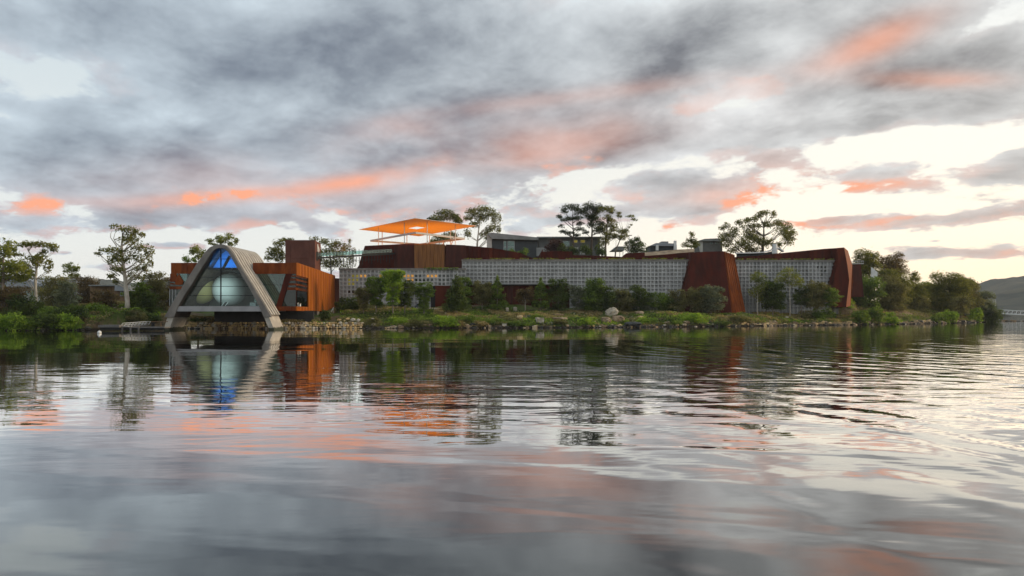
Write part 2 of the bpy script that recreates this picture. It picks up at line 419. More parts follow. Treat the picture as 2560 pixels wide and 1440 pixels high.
# ------------------------------------------------------------------ mesh helpers
ORG = {}
class MB:
    def __init__(s): s.v, s.f = [], []
    def poly(s, pts):
        i = len(s.v); s.v += [tuple(p) for p in pts]; s.f.append(tuple(range(i, i + len(pts)))); return s
    def prism(s, pts, d):
        """closed solid: polygon pts pushed along vector d"""
        d = Vector(d); n = len(pts); i = len(s.v)
        s.v += [tuple(Vector(p)) for p in pts] + [tuple(Vector(p) + d) for p in pts]
        s.f.append(tuple(range(i, i + n))); s.f.append(tuple(reversed(range(i + n, i + 2 * n))))
        for k in range(n):
            j = (k + 1) % n
            s.f.append((i + k, i + n + k, i + n + j, i + j))
        return s
    def box(s, x0, x1, y0, y1, z0, z1):
        return s.prism([(x0, y0, z0), (x1, y0, z0), (x1, y0, z1), (x0, y0, z1)], (0, y1 - y0, 0))
    def bar(s, a, b, w, h=None):
        """rectangular bar from a to b"""
        a, b = Vector(a), Vector(b); h = h or w
        d = (b - a).normalized()
        up = Vector((0, 0, 1)) if abs(d.z) < 0.9 else Vector((0, 1, 0))
        sd = d.cross(up).normalized(); up = sd.cross(d).normalized()
        q = [a + sd * (w / 2 * i) + up * (h / 2 * j) for i, j in ((-1, -1), (1, -1), (1, 1), (-1, 1))]
        return s.prism(q, b - a)
    def tube(s, pts, rad, n=6, cap=True):
        pts = [Vector(p) for p in pts]; i0 = len(s.v)
        for k, p in enumerate(pts):
            d = (pts[min(k + 1, len(pts) - 1)] - pts[max(k - 1, 0)]).normalized()
            up = Vector((0, 1, 0)) if abs(d.y) < 0.9 else Vector((1, 0, 0))
            a = d.cross(up).normalized(); b = d.cross(a).normalized()
            r = rad[k] if isinstance(rad, (list, tuple)) else rad
            for q in range(n):
                t = 2 * math.pi * q / n
                s.v.append(tuple(p + a * (math.cos(t) * r) + b * (math.sin(t) * r)))
        for k in range(len(pts) - 1):
            for q in range(n):
                q2 = (q + 1) % n
                s.f.append((i0 + k * n + q, i0 + k * n + q2, i0 + (k + 1) * n + q2, i0 + (k + 1) * n + q))
        if cap:
            s.f.append(tuple(reversed(range(i0, i0 + n)))); e = i0 + (len(pts) - 1) * n
            s.f.append(tuple(range(e, e + n)))
        return s
    def sphere(s, c, r, nu=28, nv=16, sc=(1, 1, 1)):
        c = Vector(c); i0 = len(s.v)
        for j in range(nv + 1):
            t = math.pi * j / nv
            for i in range(nu):
                p = 2 * math.pi * i / nu
                s.v.append((c.x + r * sc[0] * math.sin(t) * math.cos(p), c.y + r * sc[1] * math.sin(t) * math.sin(p), c.z + r * sc[2] * math.cos(t)))
        for j in range(nv):
            for i in range(nu):
                k = (i + 1) % nu
                s.f.append((i0 + j * nu + i, i0 + (j + 1) * nu + i, i0 + (j + 1) * nu + k, i0 + j * nu + k))
        return s

def link_mesh(name, me, parent, loc):
    o = bpy.data.objects.new(name, me)
    COL.objects.link(o)
    if parent is not None:
        o.parent = parent
        o.location = Vector(loc) - ORG[parent.name]
    else:
        o.location = loc
    ORG[o.name] = Vector(loc)
    return o

def obj(name, mb, mat, parent=None, smooth=False, kind=None, label=None):
    """link the collected shape as one mesh object; the origin is its thing's base"""
    a = np.array(mb.v)
    if parent is not None: org = ORG[parent.name]
    else: org = Vector(((a[:, 0].min() + a[:, 0].max()) / 2, (a[:, 1].min() + a[:, 1].max()) / 2, a[:, 2].min()))
    me = bpy.data.meshes.new(name)
    me.from_pydata([(p[0] - org.x, p[1] - org.y, p[2] - org.z) for p in mb.v], [], mb.f)
    if smooth: me.polygons.foreach_set('use_smooth', [True] * len(me.polygons))
    me.materials.append(MATS[mat])
    o = link_mesh(name, me, parent, org)
    if kind: o['kind'] = kind
    if label: o['label'] = label
    return o

def tag(o, label, cat, group=None):
    o['label'], o['category'] = label, cat
    if group: o['group'] = group
    return o

def thing(name, label, cat, loc, group=None):
    o = bpy.data.objects.new(name, None)
    COL.objects.link(o)
    o.empty_display_size = 0.5
    o.location = loc
    ORG[o.name] = Vector(loc)
    return tag(o, label, cat, group)

# ------------------------------------------------------------------ terrain
SHORE = [(-700, 827), (0, 827), (225, 826), (270, 822.5), (400, 822), (440, 822), (700, 822.4), (900, 821.5), (1280, 820), (1500, 819), (1700, 817.3),
         (1900, 815.3), (2100, 813), (2300, 810), (2430, 807), (2485, 803.5)]
_sx = np.array([(px - 1280) / F * (H * F / (py - HOR)) for px, py in SHORE])
_sy = np.array([H * F / (py - HOR) for px, py in SHORE])
_sx[0] = -190.0
def shore_y(x): return np.interp(x, _sx, _sy)
def sstep(a, b, t):
    t = np.clip((t - a) / (b - a), 0, 1)
    return t * t * (3 - 2 * t)
_rs = np.random.RandomState(5)
_waves = [(_rs.uniform(-1, 1), _rs.uniform(-1, 1), _rs.uniform(0, 6.28), 10 ** _rs.uniform(-0.9, 0.25)) for _ in range(26)]
def lumps(x, y):
    t = 0
    for a, b, ph, k in _waves: t = t + np.sin((a * x + b * y) * k + ph) * 0.16 / (0.35 + k)
    return t
TIPX = float(_sx[-1])
def ground(x, y):
    x = np.asarray(x, float); y = np.asarray(y, float)
    d = y - shore_y(x)
    pxv = 1280 + x / y * F
    prof_mid = np.interp(d, [-30, -4, 0, 0.6, 1.8, 6, 14, 26, 36, 60, 400], [-6, -1.2, 0.02, 0.45, 0.8, 1.35, 2.2, 3.3, 4.2, 4.6, 6])
    prof_left = np.interp(d, [-30, -4, 0, 0.6, 1.8, 6, 12, 22, 40, 90, 400], [-6, -1.2, 0.02, 0.5, 0.9, 1.9, 2.9, 3.9, 4.6, 5.4, 8])
    prof_head = np.interp(d, [-30, -4, 0, 0.6, 1.8, 6, 14, 24, 36, 60, 400], [-6, -1.2, 0.02, 0.5, 0.9, 1.9, 3.9, 5.4, 6.2, 6.2, 4])
    wl = 1 - sstep(380, 560, pxv); wh = sstep(1960, 2180, pxv)
    z = prof_mid * (1 - wl - wh) + prof_left * wl + prof_head * wh
    plate = sstep(-46, -39, x) * (1 - sstep(84, 92, x)) * sstep(174.5, 180, y)
    z = z * (1 - plate) + plate * np.interp(y, [175, 180, 206, 300, 520], [13.8, 14.8, 18.6, 20, 6])
    tip = sstep(TIPX - 30, TIPX + 1, x)
    z = np.where(z > 0, z * (1 - tip) - tip * 0.6, z)
    z = z - sstep(TIPX, TIPX + 6, x) * 5
    amp = np.clip(d, 0, 3) / 3 * (1 - plate * 0.7)
    z = z + lumps(x, y) * 0.5 * amp * (1 - tip * 0.7) + np.where(np.abs(d) < 3, lumps(x * 2.3, y * 2.1) * 0.16, 0)
    return z
def gz(x, y): return float(ground(np.array([x]), np.array([y]))[0])
def ground_Y(px, py, fallback, far=240.0):
    """depth at which the bank, seen along column px, stands at photo height py"""
    k = (px - 1280) / F
    ys = np.arange(100.0, far, 0.25)
    xs = k * ys
    z = ground(xs, ys)
    land = z > 0.25
    pr = HOR - (z - H) * F / ys
    hit = np.nonzero(land & (pr <= py))[0]
    if len(hit) == 0: return fallback
    return float(ys[hit[0]])

def build_terrain():
    xs = np.concatenate([np.arange(-190, -100, 4.0), np.arange(-100, 176, 0.7)])
    ds = np.concatenate([np.arange(-8, 14, 0.4), np.arange(14, 60, 1.0), np.arange(60, 140, 4), np.arange(140, 330, 20)])
    X, D = np.meshgrid(xs, ds)
    Y = shore_y(X) + D
    Z = ground(X, Y)
    n, m = X.shape
    v = np.stack([X.ravel(), Y.ravel(), Z.ravel()], 1)
    idx = np.arange(n * m).reshape(n, m)
    f = np.stack([idx[:-1, :-1], idx[:-1, 1:], idx[1:, 1:], idx[1:, :-1]], -1).reshape(-1, 4)
    me = bpy.data.meshes.new('riverbank')
    me.vertices.add(len(v)); me.vertices.foreach_set('co', v.ravel())
    me.loops.add(f.size); me.loops.foreach_set('vertex_index', f.ravel().astype(np.int32))
    me.polygons.add(len(f)); me.polygons.foreach_set('loop_start', np.arange(0, f.size, 4, dtype=np.int32))
    me.polygons.foreach_set('use_smooth', np.ones(len(f), bool))
    me.update(calc_edges=True)
    me.materials.append(MATS['bank_soil'])
    o = link_mesh('riverbank', me, None, (0, 0, 0)); o['kind'] = 'structure'
    w = MB().poly([(-1400, -50, 0), (1600, -50, 0), (1600, 1800, 0), (-1400, 1800, 0)])
    o = obj('water', w, 'river_water'); o['kind'] = 'structure'
    # ground under the water and beyond, out to the horizon
    b = MB().poly([(-1450, -55, -7), (1650, -55, -7), (1650, 1850, -7), (-1450, 1850, -7)])
    o = obj('riverbed', b, 'wet_rock'); o['kind'] = 'structure'
build_terrain()

def hill(name, prof, Y0, Y1, seed):
    """far ridge: px/py skyline at depth Y1, foot at depth Y0"""
    rs = np.random.RandomState(seed)
    pxs = np.linspace(prof[0][0], prof[-1][0], 120)
    tops = np.interp(pxs, [p[0] for p in prof], [p[1] for p in prof])
    mb = MB(); rows = 14
    for j in range(rows + 1):
        t = j / rows
        Y = Y0 + (Y1 - Y0) * t
        for i, px in enumerate(pxs):
            X = (px - 1280) / F * (Y1 * 0.5 + Y * 0.5)
            ztop = H + (HOR - tops[i]) / F * Y1
            zz = -1 + (ztop + 1) * (t ** 0.75) + (rs.rand() - 0.5) * ztop * 0.035 * (t if t < 1 else 0.7)
            mb.v.append((X, Y, zz))
    n = len(pxs)
    for j in range(rows):
        for i in range(n - 1):
            mb.f.append((j * n + i, j * n + i + 1, (j + 1) * n + i + 1, (j + 1) * n + i))
    for i in range(n):  # back slope
        X, Y, zz = mb.v[rows * n + i]; mb.v.append((X, Y1 + (Y1 - Y0) * 0.6, -5))
    for i in range(n - 1):
        mb.f.append((rows * n + i, rows * n + i + 1, (rows + 1) * n + i + 1, (rows + 1) * n + i))
    o = obj(name, mb, 'hill_forest', smooth=True); o['kind'] = 'structure'
hill('hills', [(2380, 760), (2420, 730), (2440, 716), (2462, 704), (2480, 698), (2510, 696), (2550, 691), (2620, 676), (2800, 660), (3100, 690)], 760, 1250, 3)
hill('hills', [(2360, 775), (2420, 752), (2480, 738), (2540, 722), (2600, 712), (2800, 700), (3000, 730)], 560, 760, 4)
hill('hills', [(-400, 705), (-100, 700), (60, 697), (200, 696), (250, 697), (290, 701), (340, 708), (480, 730), (640, 755)], 700, 1200, 6)
# ------------------------------------------------------------------ arched pavilion
def resample(pts, n):
    a = np.array(pts, float)
    seg = np.r_[0, np.cumsum(np.hypot(*np.diff(a, axis=0).T))]
    t = np.linspace(0, seg[-1], n)
    return np.stack([np.interp(t, seg, a[:, 0]), np.interp(t, seg, a[:, 1])], 1)
OUTP = [(410.5, 793), (424, 769), (440, 742.5), (460, 709.5), (475, 686), (493.3, 657), (508.3, 636), (516.7, 625.5), (525, 618), (538, 612), (552, 610), (563, 613),
        (571.5, 620), (581.7, 633.5), (599, 664), (621.7, 699.5), (630, 712), (647.5, 742), (665.8, 772), (678.5, 793)]
INP = [(436.5, 793), (448.3, 764), (461.7, 740), (481.7, 710), (491.7, 693), (504, 673), (516.7, 654), (526.7, 638), (535, 628.5), (543, 623.5), (551, 621.7), (560, 624.5),
       (569, 634), (576.7, 646), (587.5, 665), (606.7, 697), (617.5, 714), (640, 756), (648, 772), (657, 793)]
AY = 115.0
def to_xz(pts): return [((px - 1280) / F * AY, H - (py - HOR) / F * AY) for px, py in pts]
INP = [(x + (-2.6 if x < 545 else (2.6 if x > 557 else 0)), y - (2.2 if 530 < x < 572 else 0)) for x, y in INP]
OUT = to_xz(resample(OUTP, 61)); INN = to_xz(resample(INP, 61))
_inn = np.array(to_xz(resample(INP, 400))); _ia = int(_inn[:, 1].argmax())
def arch_x(z, side):
    h = _inn[:_ia + 1] if side < 0 else _inn[_ia:][::-1]
    return float(np.interp(z, h[:, 1], h[:, 0]))

_p = np.array(OUT); _t = np.gradient(_p, axis=0); _t /= np.linalg.norm(_t, axis=1)[:, None]
NRM = np.stack([-_t[:, 1], _t[:, 0]], 1)
OUT_IN = [tuple(q) for q in _p - NRM * 0.52]
def shell(mb, y0, y1, i0, i1, outer=None):
    n = i1 - i0; b = len(mb.v)
    for y in (y0, y1):
        for prof in (outer or OUT, INN):
            mb.v += [(prof[i][0], y, prof[i][1]) for i in range(i0, i1)]
    o0, n0, o1, n1 = b, b + n, b + 2 * n, b + 3 * n
    for k in range(n - 1):
        mb.f += [(o0 + k, o0 + k + 1, n0 + k + 1, n0 + k), (o1 + k + 1, o1 + k, n1 + k, n1 + k + 1),
                 (o0 + k + 1, o0 + k, o1 + k, o1 + k + 1), (n0 + k, n0 + k + 1, n1 + k + 1, n1 + k)]
    for k in (0, n - 1): mb.f.append((o0 + k, n0 + k, n1 + k, o1 + k))
    return mb

def pavilion():
    t = thing('arched_pavilion', 'concrete A-shaped arch pavilion with blue-lit glass front standing in the water', 'pavilion', P(545, 826, AY))
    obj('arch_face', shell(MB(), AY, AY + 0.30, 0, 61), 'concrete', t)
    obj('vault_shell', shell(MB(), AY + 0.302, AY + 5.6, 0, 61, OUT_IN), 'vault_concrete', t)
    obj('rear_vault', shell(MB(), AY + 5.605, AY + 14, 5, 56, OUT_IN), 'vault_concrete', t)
    for k in range(11):
        y0 = AY + 0.86 + 1.22 * k; y1 = y0 + 0.62
        a, b = (1, 60) if k < 4 else (5, 56)
        mb = MB()
        prof = np.array(OUT)
        hi = prof + NRM * 0.02; lo = prof - NRM * 0.60
        n = b - a; i0 = len(mb.v)
        for y in (y0, y1):
            for q in (hi, lo): mb.v += [(q[i][0], y, q[i][1]) for i in range(a, b)]
        for j in range(n - 1):
            mb.f += [(j, j + 1, n + j + 1, n + j), (2 * n + j + 1, 2 * n + j, 3 * n + j, 3 * n + j + 1), (j + 1, j, 2 * n + j, 2 * n + j + 1)]
        for j in (0, n - 1): mb.f.append((j, n + j, 3 * n + j, 2 * n + j))
        obj('rib', mb, 'rib_concrete', t)
    for pts in ([(419, 791), (434.5, 791), (422, 827.5), (408, 827.5)], [(659.5, 791), (672, 791), (686.5, 827.5), (674, 827.5)]):
        obj('footing', MB().prism([P(x, y, AY + 0.25) for x, y in pts], (0, 5.0, 0)), 'footing_concrete', t)
    zf = H + (HOR - 765.5) / F * AY; zb = H + (HOR - 778.5) / F * AY
    obj('floor_slab', MB().prism([(arch_x(zf, -1) - 0.2, AY + 0.2, zf), (arch_x(zf, 1) + 0.2, AY + 0.2, zf), (arch_x(zb, 1) + 0.2, AY + 0.2, zb), (arch_x(zb, -1) - 0.2, AY + 0.2, zb)], (0, 13.6, 0)), 'slab_concrete', t)
    # glazing set back in the arch
    GY = AY + 1.0
    zr = [zf + 0.01] + [H + (HOR - y) / F * GY for y in (739, 716, 693, 670, 647.5)] + [H + (HOR - 620.4) / F * AY]
    mx = (552 - 1280) / F * GY
    for j in range(6):
        z0, z1 = zr[j] + 0.03, zr[j + 1] - 0.03
        zs = np.linspace(z0, z1, 2 if j < 4 else 7)
        lp = [(arch_x(z, -1) + 0.02, GY, z) for z in zs]; rp = [(arch_x(z, 1) - 0.02, GY, z) for z in zs]
        obj('pane', MB().prism([(mx - 0.05, GY, z0)] + lp + ([(mx - 0.05, GY, z1)] if lp[-1][0] < mx - 0.1 else []), (0, 0.03, 0)), 'glass_front', t)
        obj('pane', MB().prism([(mx + 0.05, GY, z0)] + rp + ([(mx + 0.05, GY, z1)] if rp[-1][0] > mx + 0.1 else []), (0, 0.03, 0)), 'glass_front', t)
        if j: obj('transom', MB().box(arch_x(zr[j], -1), arch_x(zr[j], 1), GY - 0.06, GY + 0.12, zr[j] - 0.04, zr[j] + 0.04), 'dark_metal', t)
    obj('mullion', MB().box(mx - 0.07, mx + 0.07, GY - 0.08, GY + 0.14, zf, zr[6] - 0.05), 'dark_metal', t)
    # inside: gable, gallery ceiling, struts
    zg = H + (HOR - 674) / F * 120
    mb = MB(); zs = np.linspace(zf, zr[6] - 0.1, 14)
    mb.prism([(arch_x(z, -1), AY + 11.4, z) for z in zs] + [(arch_x(z, 1), AY + 11.4, z) for z in zs[::-1]], (0, 0.3, 0))
    obj('gable_wall', mb, 'inner_wall', t)
    obj('gallery_ceiling', MB().prism([(arch_x(zg, -1), AY + 2.4, zg + 0.15), (arch_x(zg, 1), AY + 2.4, zg - 0.45), (arch_x(zg, 1), AY + 2.4, zg - 0.75), (arch_x(zg, -1), AY + 2.4, zg - 0.15)], (0, 8.9, 0)), 'dark_metal', t)
    zs = np.linspace(zg + 0.2, zr[6] - 0.1, 10)
    obj('upper_gable', MB().prism([(arch_x(z, -1), AY + 4.0, z) for z in zs] + [(arch_x(z, 1), AY + 4.0, z) for z in zs[::-1]], (0, 0.2, 0)), 'inner_wall', t)
    obj('strut', MB().bar(P(575, 640, AY + 1.7), P(553, 680, AY + 1.7), 0.55, 0.3), 'dark_metal', t)
    for nm, col, en, loc, size, rot in (('gallery_lamp', (0.008, 0.23, 1.0), 115.0, (mx - 0.1, AY + 2.1, zg + 0.6), 4.4, (R(125), 0, 0)),
                                        ('hall_lamp', (0.88, 1.0, 0.97), 85.0, (mx - 0.8, AY + 1.9, zg - 3.4), 5.5, (R(90), 0, 0))):
        ld = bpy.data.lights.new(nm, 'AREA'); ld.energy, ld.color, ld.size = en, col, size
        if 'gallery' in nm: ld.shape, ld.size_y = 'RECTANGLE', 0.6
        lo = bpy.data.objects.new(nm, ld); COL.objects.link(lo); lo.parent = t
        lo.location = Vector(loc) - ORG[t.name]; lo.rotation_euler = rot
    c = P(573.5, 724.5, AY + 6.2)
    tag(obj('white_globe', MB().sphere(c, S(40.5, AY + 6.2), 40, 24), 'sphere_white', smooth=True), 'large white sphere inside the glass arch hall, right of the mullion', 'sphere')
    c = P(503, 723, AY + 7.0)
    tag(obj('sandy_globe', MB().sphere(c, S(36, AY + 7.0), 40, 24), 'sphere_sand', smooth=True), 'sandy yellow sphere inside the arch hall, behind its left leg', 'sphere')
    tb = thing('lounge_chair', 'small white framed chair standing on the arch floor before the sphere', 'chair', P(563, 765.2, AY + 3))
    for dx in (0, 9): obj('side_frame', MB().bar(P(554 + dx, 765, AY + 3), P(561 + dx, 755.5, AY + 3), 0.07), 'white_paint', tb)
    obj('seat', MB().prism([P(555, 764.5, AY + 3), P(563, 764.5, AY + 3), P(570, 755.6, AY + 3), P(562, 755.6, AY + 3)], (0, 0.06, 0)), 'dark_metal', tb)
    ct = thing('white_cabinet', 'small white cabinet by the right leg inside the arch hall', 'cabinet', P(632, 765.2, AY + 3.2))
    obj('body', MB().prism([P(624.5, 765, AY + 3.2), P(640, 765, AY + 3.2), P(640, 756.5, AY + 3.2), P(624.5, 756.5, AY + 3.2)], (0, 0.7, 0)), 'white_paint', ct)
    obj('top', MB().prism([P(624, 756.4, AY + 3.15), P(640.5, 756.4, AY + 3.15), P(640.5, 755.6, AY + 3.15), P(624, 755.6, AY + 3.15)], (0, 0.8, 0)), 'rib_concrete', ct)
pavilion()

# ------------------------------------------------------------------ rusted wings either side of the arch
WY = 120.6
ZT, ZB = H + (HOR - 657) / F * WY, H + (HOR - 777) / F * WY
BX, CX, CYY = (740 - 1280) / F * WY, -42.3, 163.0
def side_pt(Yv, z):
    return Vector((BX + (CX - BX) * (Yv - WY) / (CYY - WY), Yv, z))
def right_wing():
    t = thing('rusted_wing', 'orange corten steel wing with ribbed side right of the concrete arch', 'building', P(735, 777, WY + 6))
    ax = (632 - 1280) / F * WY
    plan = lambda z, e=0.0: [(ax, WY + 0.35, z), (BX - 0.3, WY + 0.35, z), (CX - 0.3, CYY - 0.3, z), (CX - 15, CYY - 0.3, z), (ax - 3, WY + 12, z)]
    obj('roof', MB().prism(plan(ZT - 0.5), (0, 0, 0.4)), 'rust_dark', t)
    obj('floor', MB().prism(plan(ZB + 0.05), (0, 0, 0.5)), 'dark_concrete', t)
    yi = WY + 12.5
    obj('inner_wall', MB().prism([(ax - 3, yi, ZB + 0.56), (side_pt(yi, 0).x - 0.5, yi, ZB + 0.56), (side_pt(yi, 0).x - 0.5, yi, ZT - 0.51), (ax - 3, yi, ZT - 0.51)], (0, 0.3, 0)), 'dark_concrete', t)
    # top fascia, each sheet its own panel
    xs = [(632, 655), (655, 671), (671, 690), (690, 712), (712, 726), (726, 740)]
    for i, (a, b) in enumerate(xs):
        obj('panel', MB().prism([P(a + 0.25, 684.5, WY), P(b - 0.25, 684.5, WY), P(b - 0.25, 657, WY), P(a + 0.25, 657, WY)], (0, 0.3 + 0.02 * (i % 2), 0)), 'rust_panel', t)
    for a, b in ((690, 712), (712, 726), (726, 740)):
        obj('panel', MB().prism([P(a + 0.2, 777, WY), P(b - 0.2, 777, WY), P(b - 0.2, 766, WY), P(a + 0.2, 766, WY)], (0, 0.3, 0)), 'rust_panel', t)
    obj('slanted_column', MB().prism([P(714, 684.4, WY + 0.02), P(729, 684.4, WY + 0.02), P(703, 766.2, WY + 0.02), P(690, 766.2, WY + 0.02)], (0, 0.4, 0)), 'rust', t)
    for a, b in ((689, 691.5), (696.5, 701.5), (708.5, 713), (718.5, 725)):
        k = 729 - (a - 684) * 0.31
        obj('strip', MB().prism([P(k, b, WY + 0.04), P(740, b, WY + 0.04), P(740, a, WY + 0.04), P(k, a, WY + 0.04)], (0, 0.25, 0)), 'rust_panel', t)
        za, zb = P(740, a, WY).z, P(740, b, WY).z
        q = [side_pt(WY + 0.02, zb), side_pt(130.6, zb), side_pt(130.6, za), side_pt(WY + 0.02, za)]
        obj('strip', MB().prism(q, (-0.25, 0, 0)), 'rust_panel', t)
    # windows
    obj('pane', MB().prism([P(636, 766, WY + 0.2), P(692, 766, WY + 0.2), P(716, 684.6, WY + 0.2), P(636, 684.6, WY + 0.2)], (0, 0.03, 0)), 'glass_clear', t)
    obj('pane', MB().prism([P(702, 766, WY + 0.25), P(739.5, 766, WY + 0.25), P(739.5, 684.6, WY + 0.25), P(728, 684.6, WY + 0.25)], (0, 0.03, 0)), 'glass_dark', t)
    z0, z1 = P(740, 766, WY).z, P(740, 688, WY).z
    obj('pane', MB().prism([side_pt(WY + 0.3, z0), side_pt(130.6, z0), side_pt(130.6, z1), side_pt(WY + 0.3, z1)], (-0.03, 0, 0)), 'glass_dark', t)
    obj('mullion', MB().bar(P(650, 712, WY + 0.15), P(708, 712, WY + 0.15), 0.07), 'dark_metal', t)
    obj('corner_post', MB().prism([side_pt(WY + 0.3, z0), side_pt(WY + 0.55, z0), side_pt(WY + 0.55, z1), side_pt(WY + 0.3, z1)], (-0.2, 0, 0)), 'rust', t)
    # ribbed side, one board at a time
    yv = WY + 0.05; k = 0
    back = MB().prism([side_pt(131.0, ZB + 0.1), side_pt(CYY, ZB + 0.1), side_pt(CYY, ZT - 0.1), side_pt(131.0, ZT - 0.1)], (-0.25, 0, 0))
    obj('side_wall', back, 'rust_dark', t)
    while yv < CYY - 0.5:
        ye = min(yv + 0.78, CYY)
        spans = [(ZB, ZT + 0.05)] if yv > 130.3 else [(z1, ZT + 0.05), (ZB, z0)]
        for za, zb in spans:
            q = [side_pt(yv, za), side_pt(ye, za), side_pt(ye, zb), side_pt(yv, zb)]
            obj('board', MB().prism(q, (0.13 + 0.03 * (k % 3), 0, 0)), 'rust_orange', t)
        yv += 0.92; k += 1
    e = side_pt(CYY, 0)
    obj('end_drum', MB().tube([(e.x - 0.75, CYY + 0.6, ZB - 0.3), (e.x - 0.75, CYY + 0.6, ZT - 0.6)], 1.75, 18), 'rust_dark', t)
    pr = P(787.5, 809, 142)
    obj('pier', MB().box(pr.x - S(5.5, 142), pr.x + S(5.5, 142), 142, 143.5, pr.z - 1.0, ZB + 0.04), 'concrete', t)
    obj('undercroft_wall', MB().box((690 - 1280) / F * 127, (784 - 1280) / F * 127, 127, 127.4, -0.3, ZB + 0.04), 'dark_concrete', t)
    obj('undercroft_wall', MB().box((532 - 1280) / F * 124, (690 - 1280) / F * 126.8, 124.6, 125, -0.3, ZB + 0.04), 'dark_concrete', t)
    # pieces on the window ledge
    for i, (a, b, y0) in enumerate(((697, 715, 757), (720, 726, 759), (728, 735, 758), (741, 745, 757), (748, 751, 759))):
        c = thing('window_planter', ['long white planter on the wing window ledge', 'small leafy pot next to the long planter on the ledge', 'second leafy pot along the wing window ledge',
                                     'tall pale vase on the corner window ledge', 'slim pale vase rightmost on the window ledge'][i], 'planter' if i < 3 else 'vase', P((a + b) / 2, 766, WY + 1.2), 'ledge pieces in the wing')
        obj('body', MB().prism([P(a, 766, WY + 1.2), P(b, 766, WY + 1.2), P(b - 0.8, y0, WY + 1.2), P(a + 0.8, y0, WY + 1.2)], (0, 0.35, 0)), 'white_paint', c)
        obj('rim', MB().prism([P(a - 0.2, y0 + 0.8, WY + 1.15), P(b + 0.2, y0 + 0.8, WY + 1.15), P(b + 0.2, y0 - 0.2, WY + 1.15), P(a - 0.2, y0 - 0.2, WY + 1.15)], (0, 0.45, 0)), 'rib_concrete', c)
right_wing()

def left_wing():
    t = thing('rusted_wing', 'rust red box wing left of the concrete arch, glazed at its corner', 'building', P(450, 765, WY))
    for a, b in ((427, 439), (439, 455), (455, 469), (469, 485), (485, 500)):
        obj('panel', MB().prism([P(a + 0.25, 684, WY), P(b - 0.25, 684, WY), P(b - 0.25, 657, WY), P(a + 0.25, 657, WY)], (0, 0.3, 0)), 'rust_panel', t)
    obj('panel', MB().prism([P(425, 704, WY), P(441, 704, WY), P(441, 684.3, WY), P(425, 684.3, WY)], (0, 0.3, 0)), 'rust_panel', t)
    obj('slanted_column', MB().prism([P(437, 704, WY + 0.03), P(446, 684.4, WY + 0.03), P(458, 704, WY + 0.03), P(452, 712, WY + 0.03), P(440, 712, WY + 0.03)], (0, 0.4, 0)), 'rust_panel', t)
    for a, b in ((708, 711), (716, 723)):
        obj('strip', MB().prism([P(424.5, b, WY + 0.05), P(456, b, WY + 0.05), P(456, a, WY + 0.05), P(424.5, a, WY + 0.05)], (0, 0.25, 0)), 'rust_panel', t)
    obj('pane', MB().prism([P(424.5, 764, WY + 0.3), P(470, 764, WY + 0.3), P(490, 684, WY + 0.3), P(425, 684, WY + 0.3)], (0, 0.03, 0)), 'glass_dark', t)
    for px in (424.6, 432, 440): obj('mullion', MB().bar(P(px, 764, WY + 0.2), P(px, 723, WY + 0.2), 0.1), 'galv', t)
    x0, x1 = (427 - 1280) / F * WY, (500 - 1280) / F * WY
    obj('roof', MB().box(x0 + 0.05, x1, WY + 0.32, 150, ZT - 0.4, ZT - 0.02), 'rust_dark', t)
    obj('floor', MB().box(x0 + 0.1, x1 - 2.6, WY + 0.34, 150, ZB + 0.6, ZB + 1.1), 'dark_concrete', t)
    obj('back_wall', MB().box(x0 + 0.1, x1, 128.5, 128.8, ZB + 1.12, ZT - 0.42), 'dark_concrete', t)
    obj('side_wall', MB().box(x0 + 0.02, x0 + 0.3, WY + 6, 150, ZB + 1.12, ZT - 0.42), 'rust_panel', t)
left_wing()

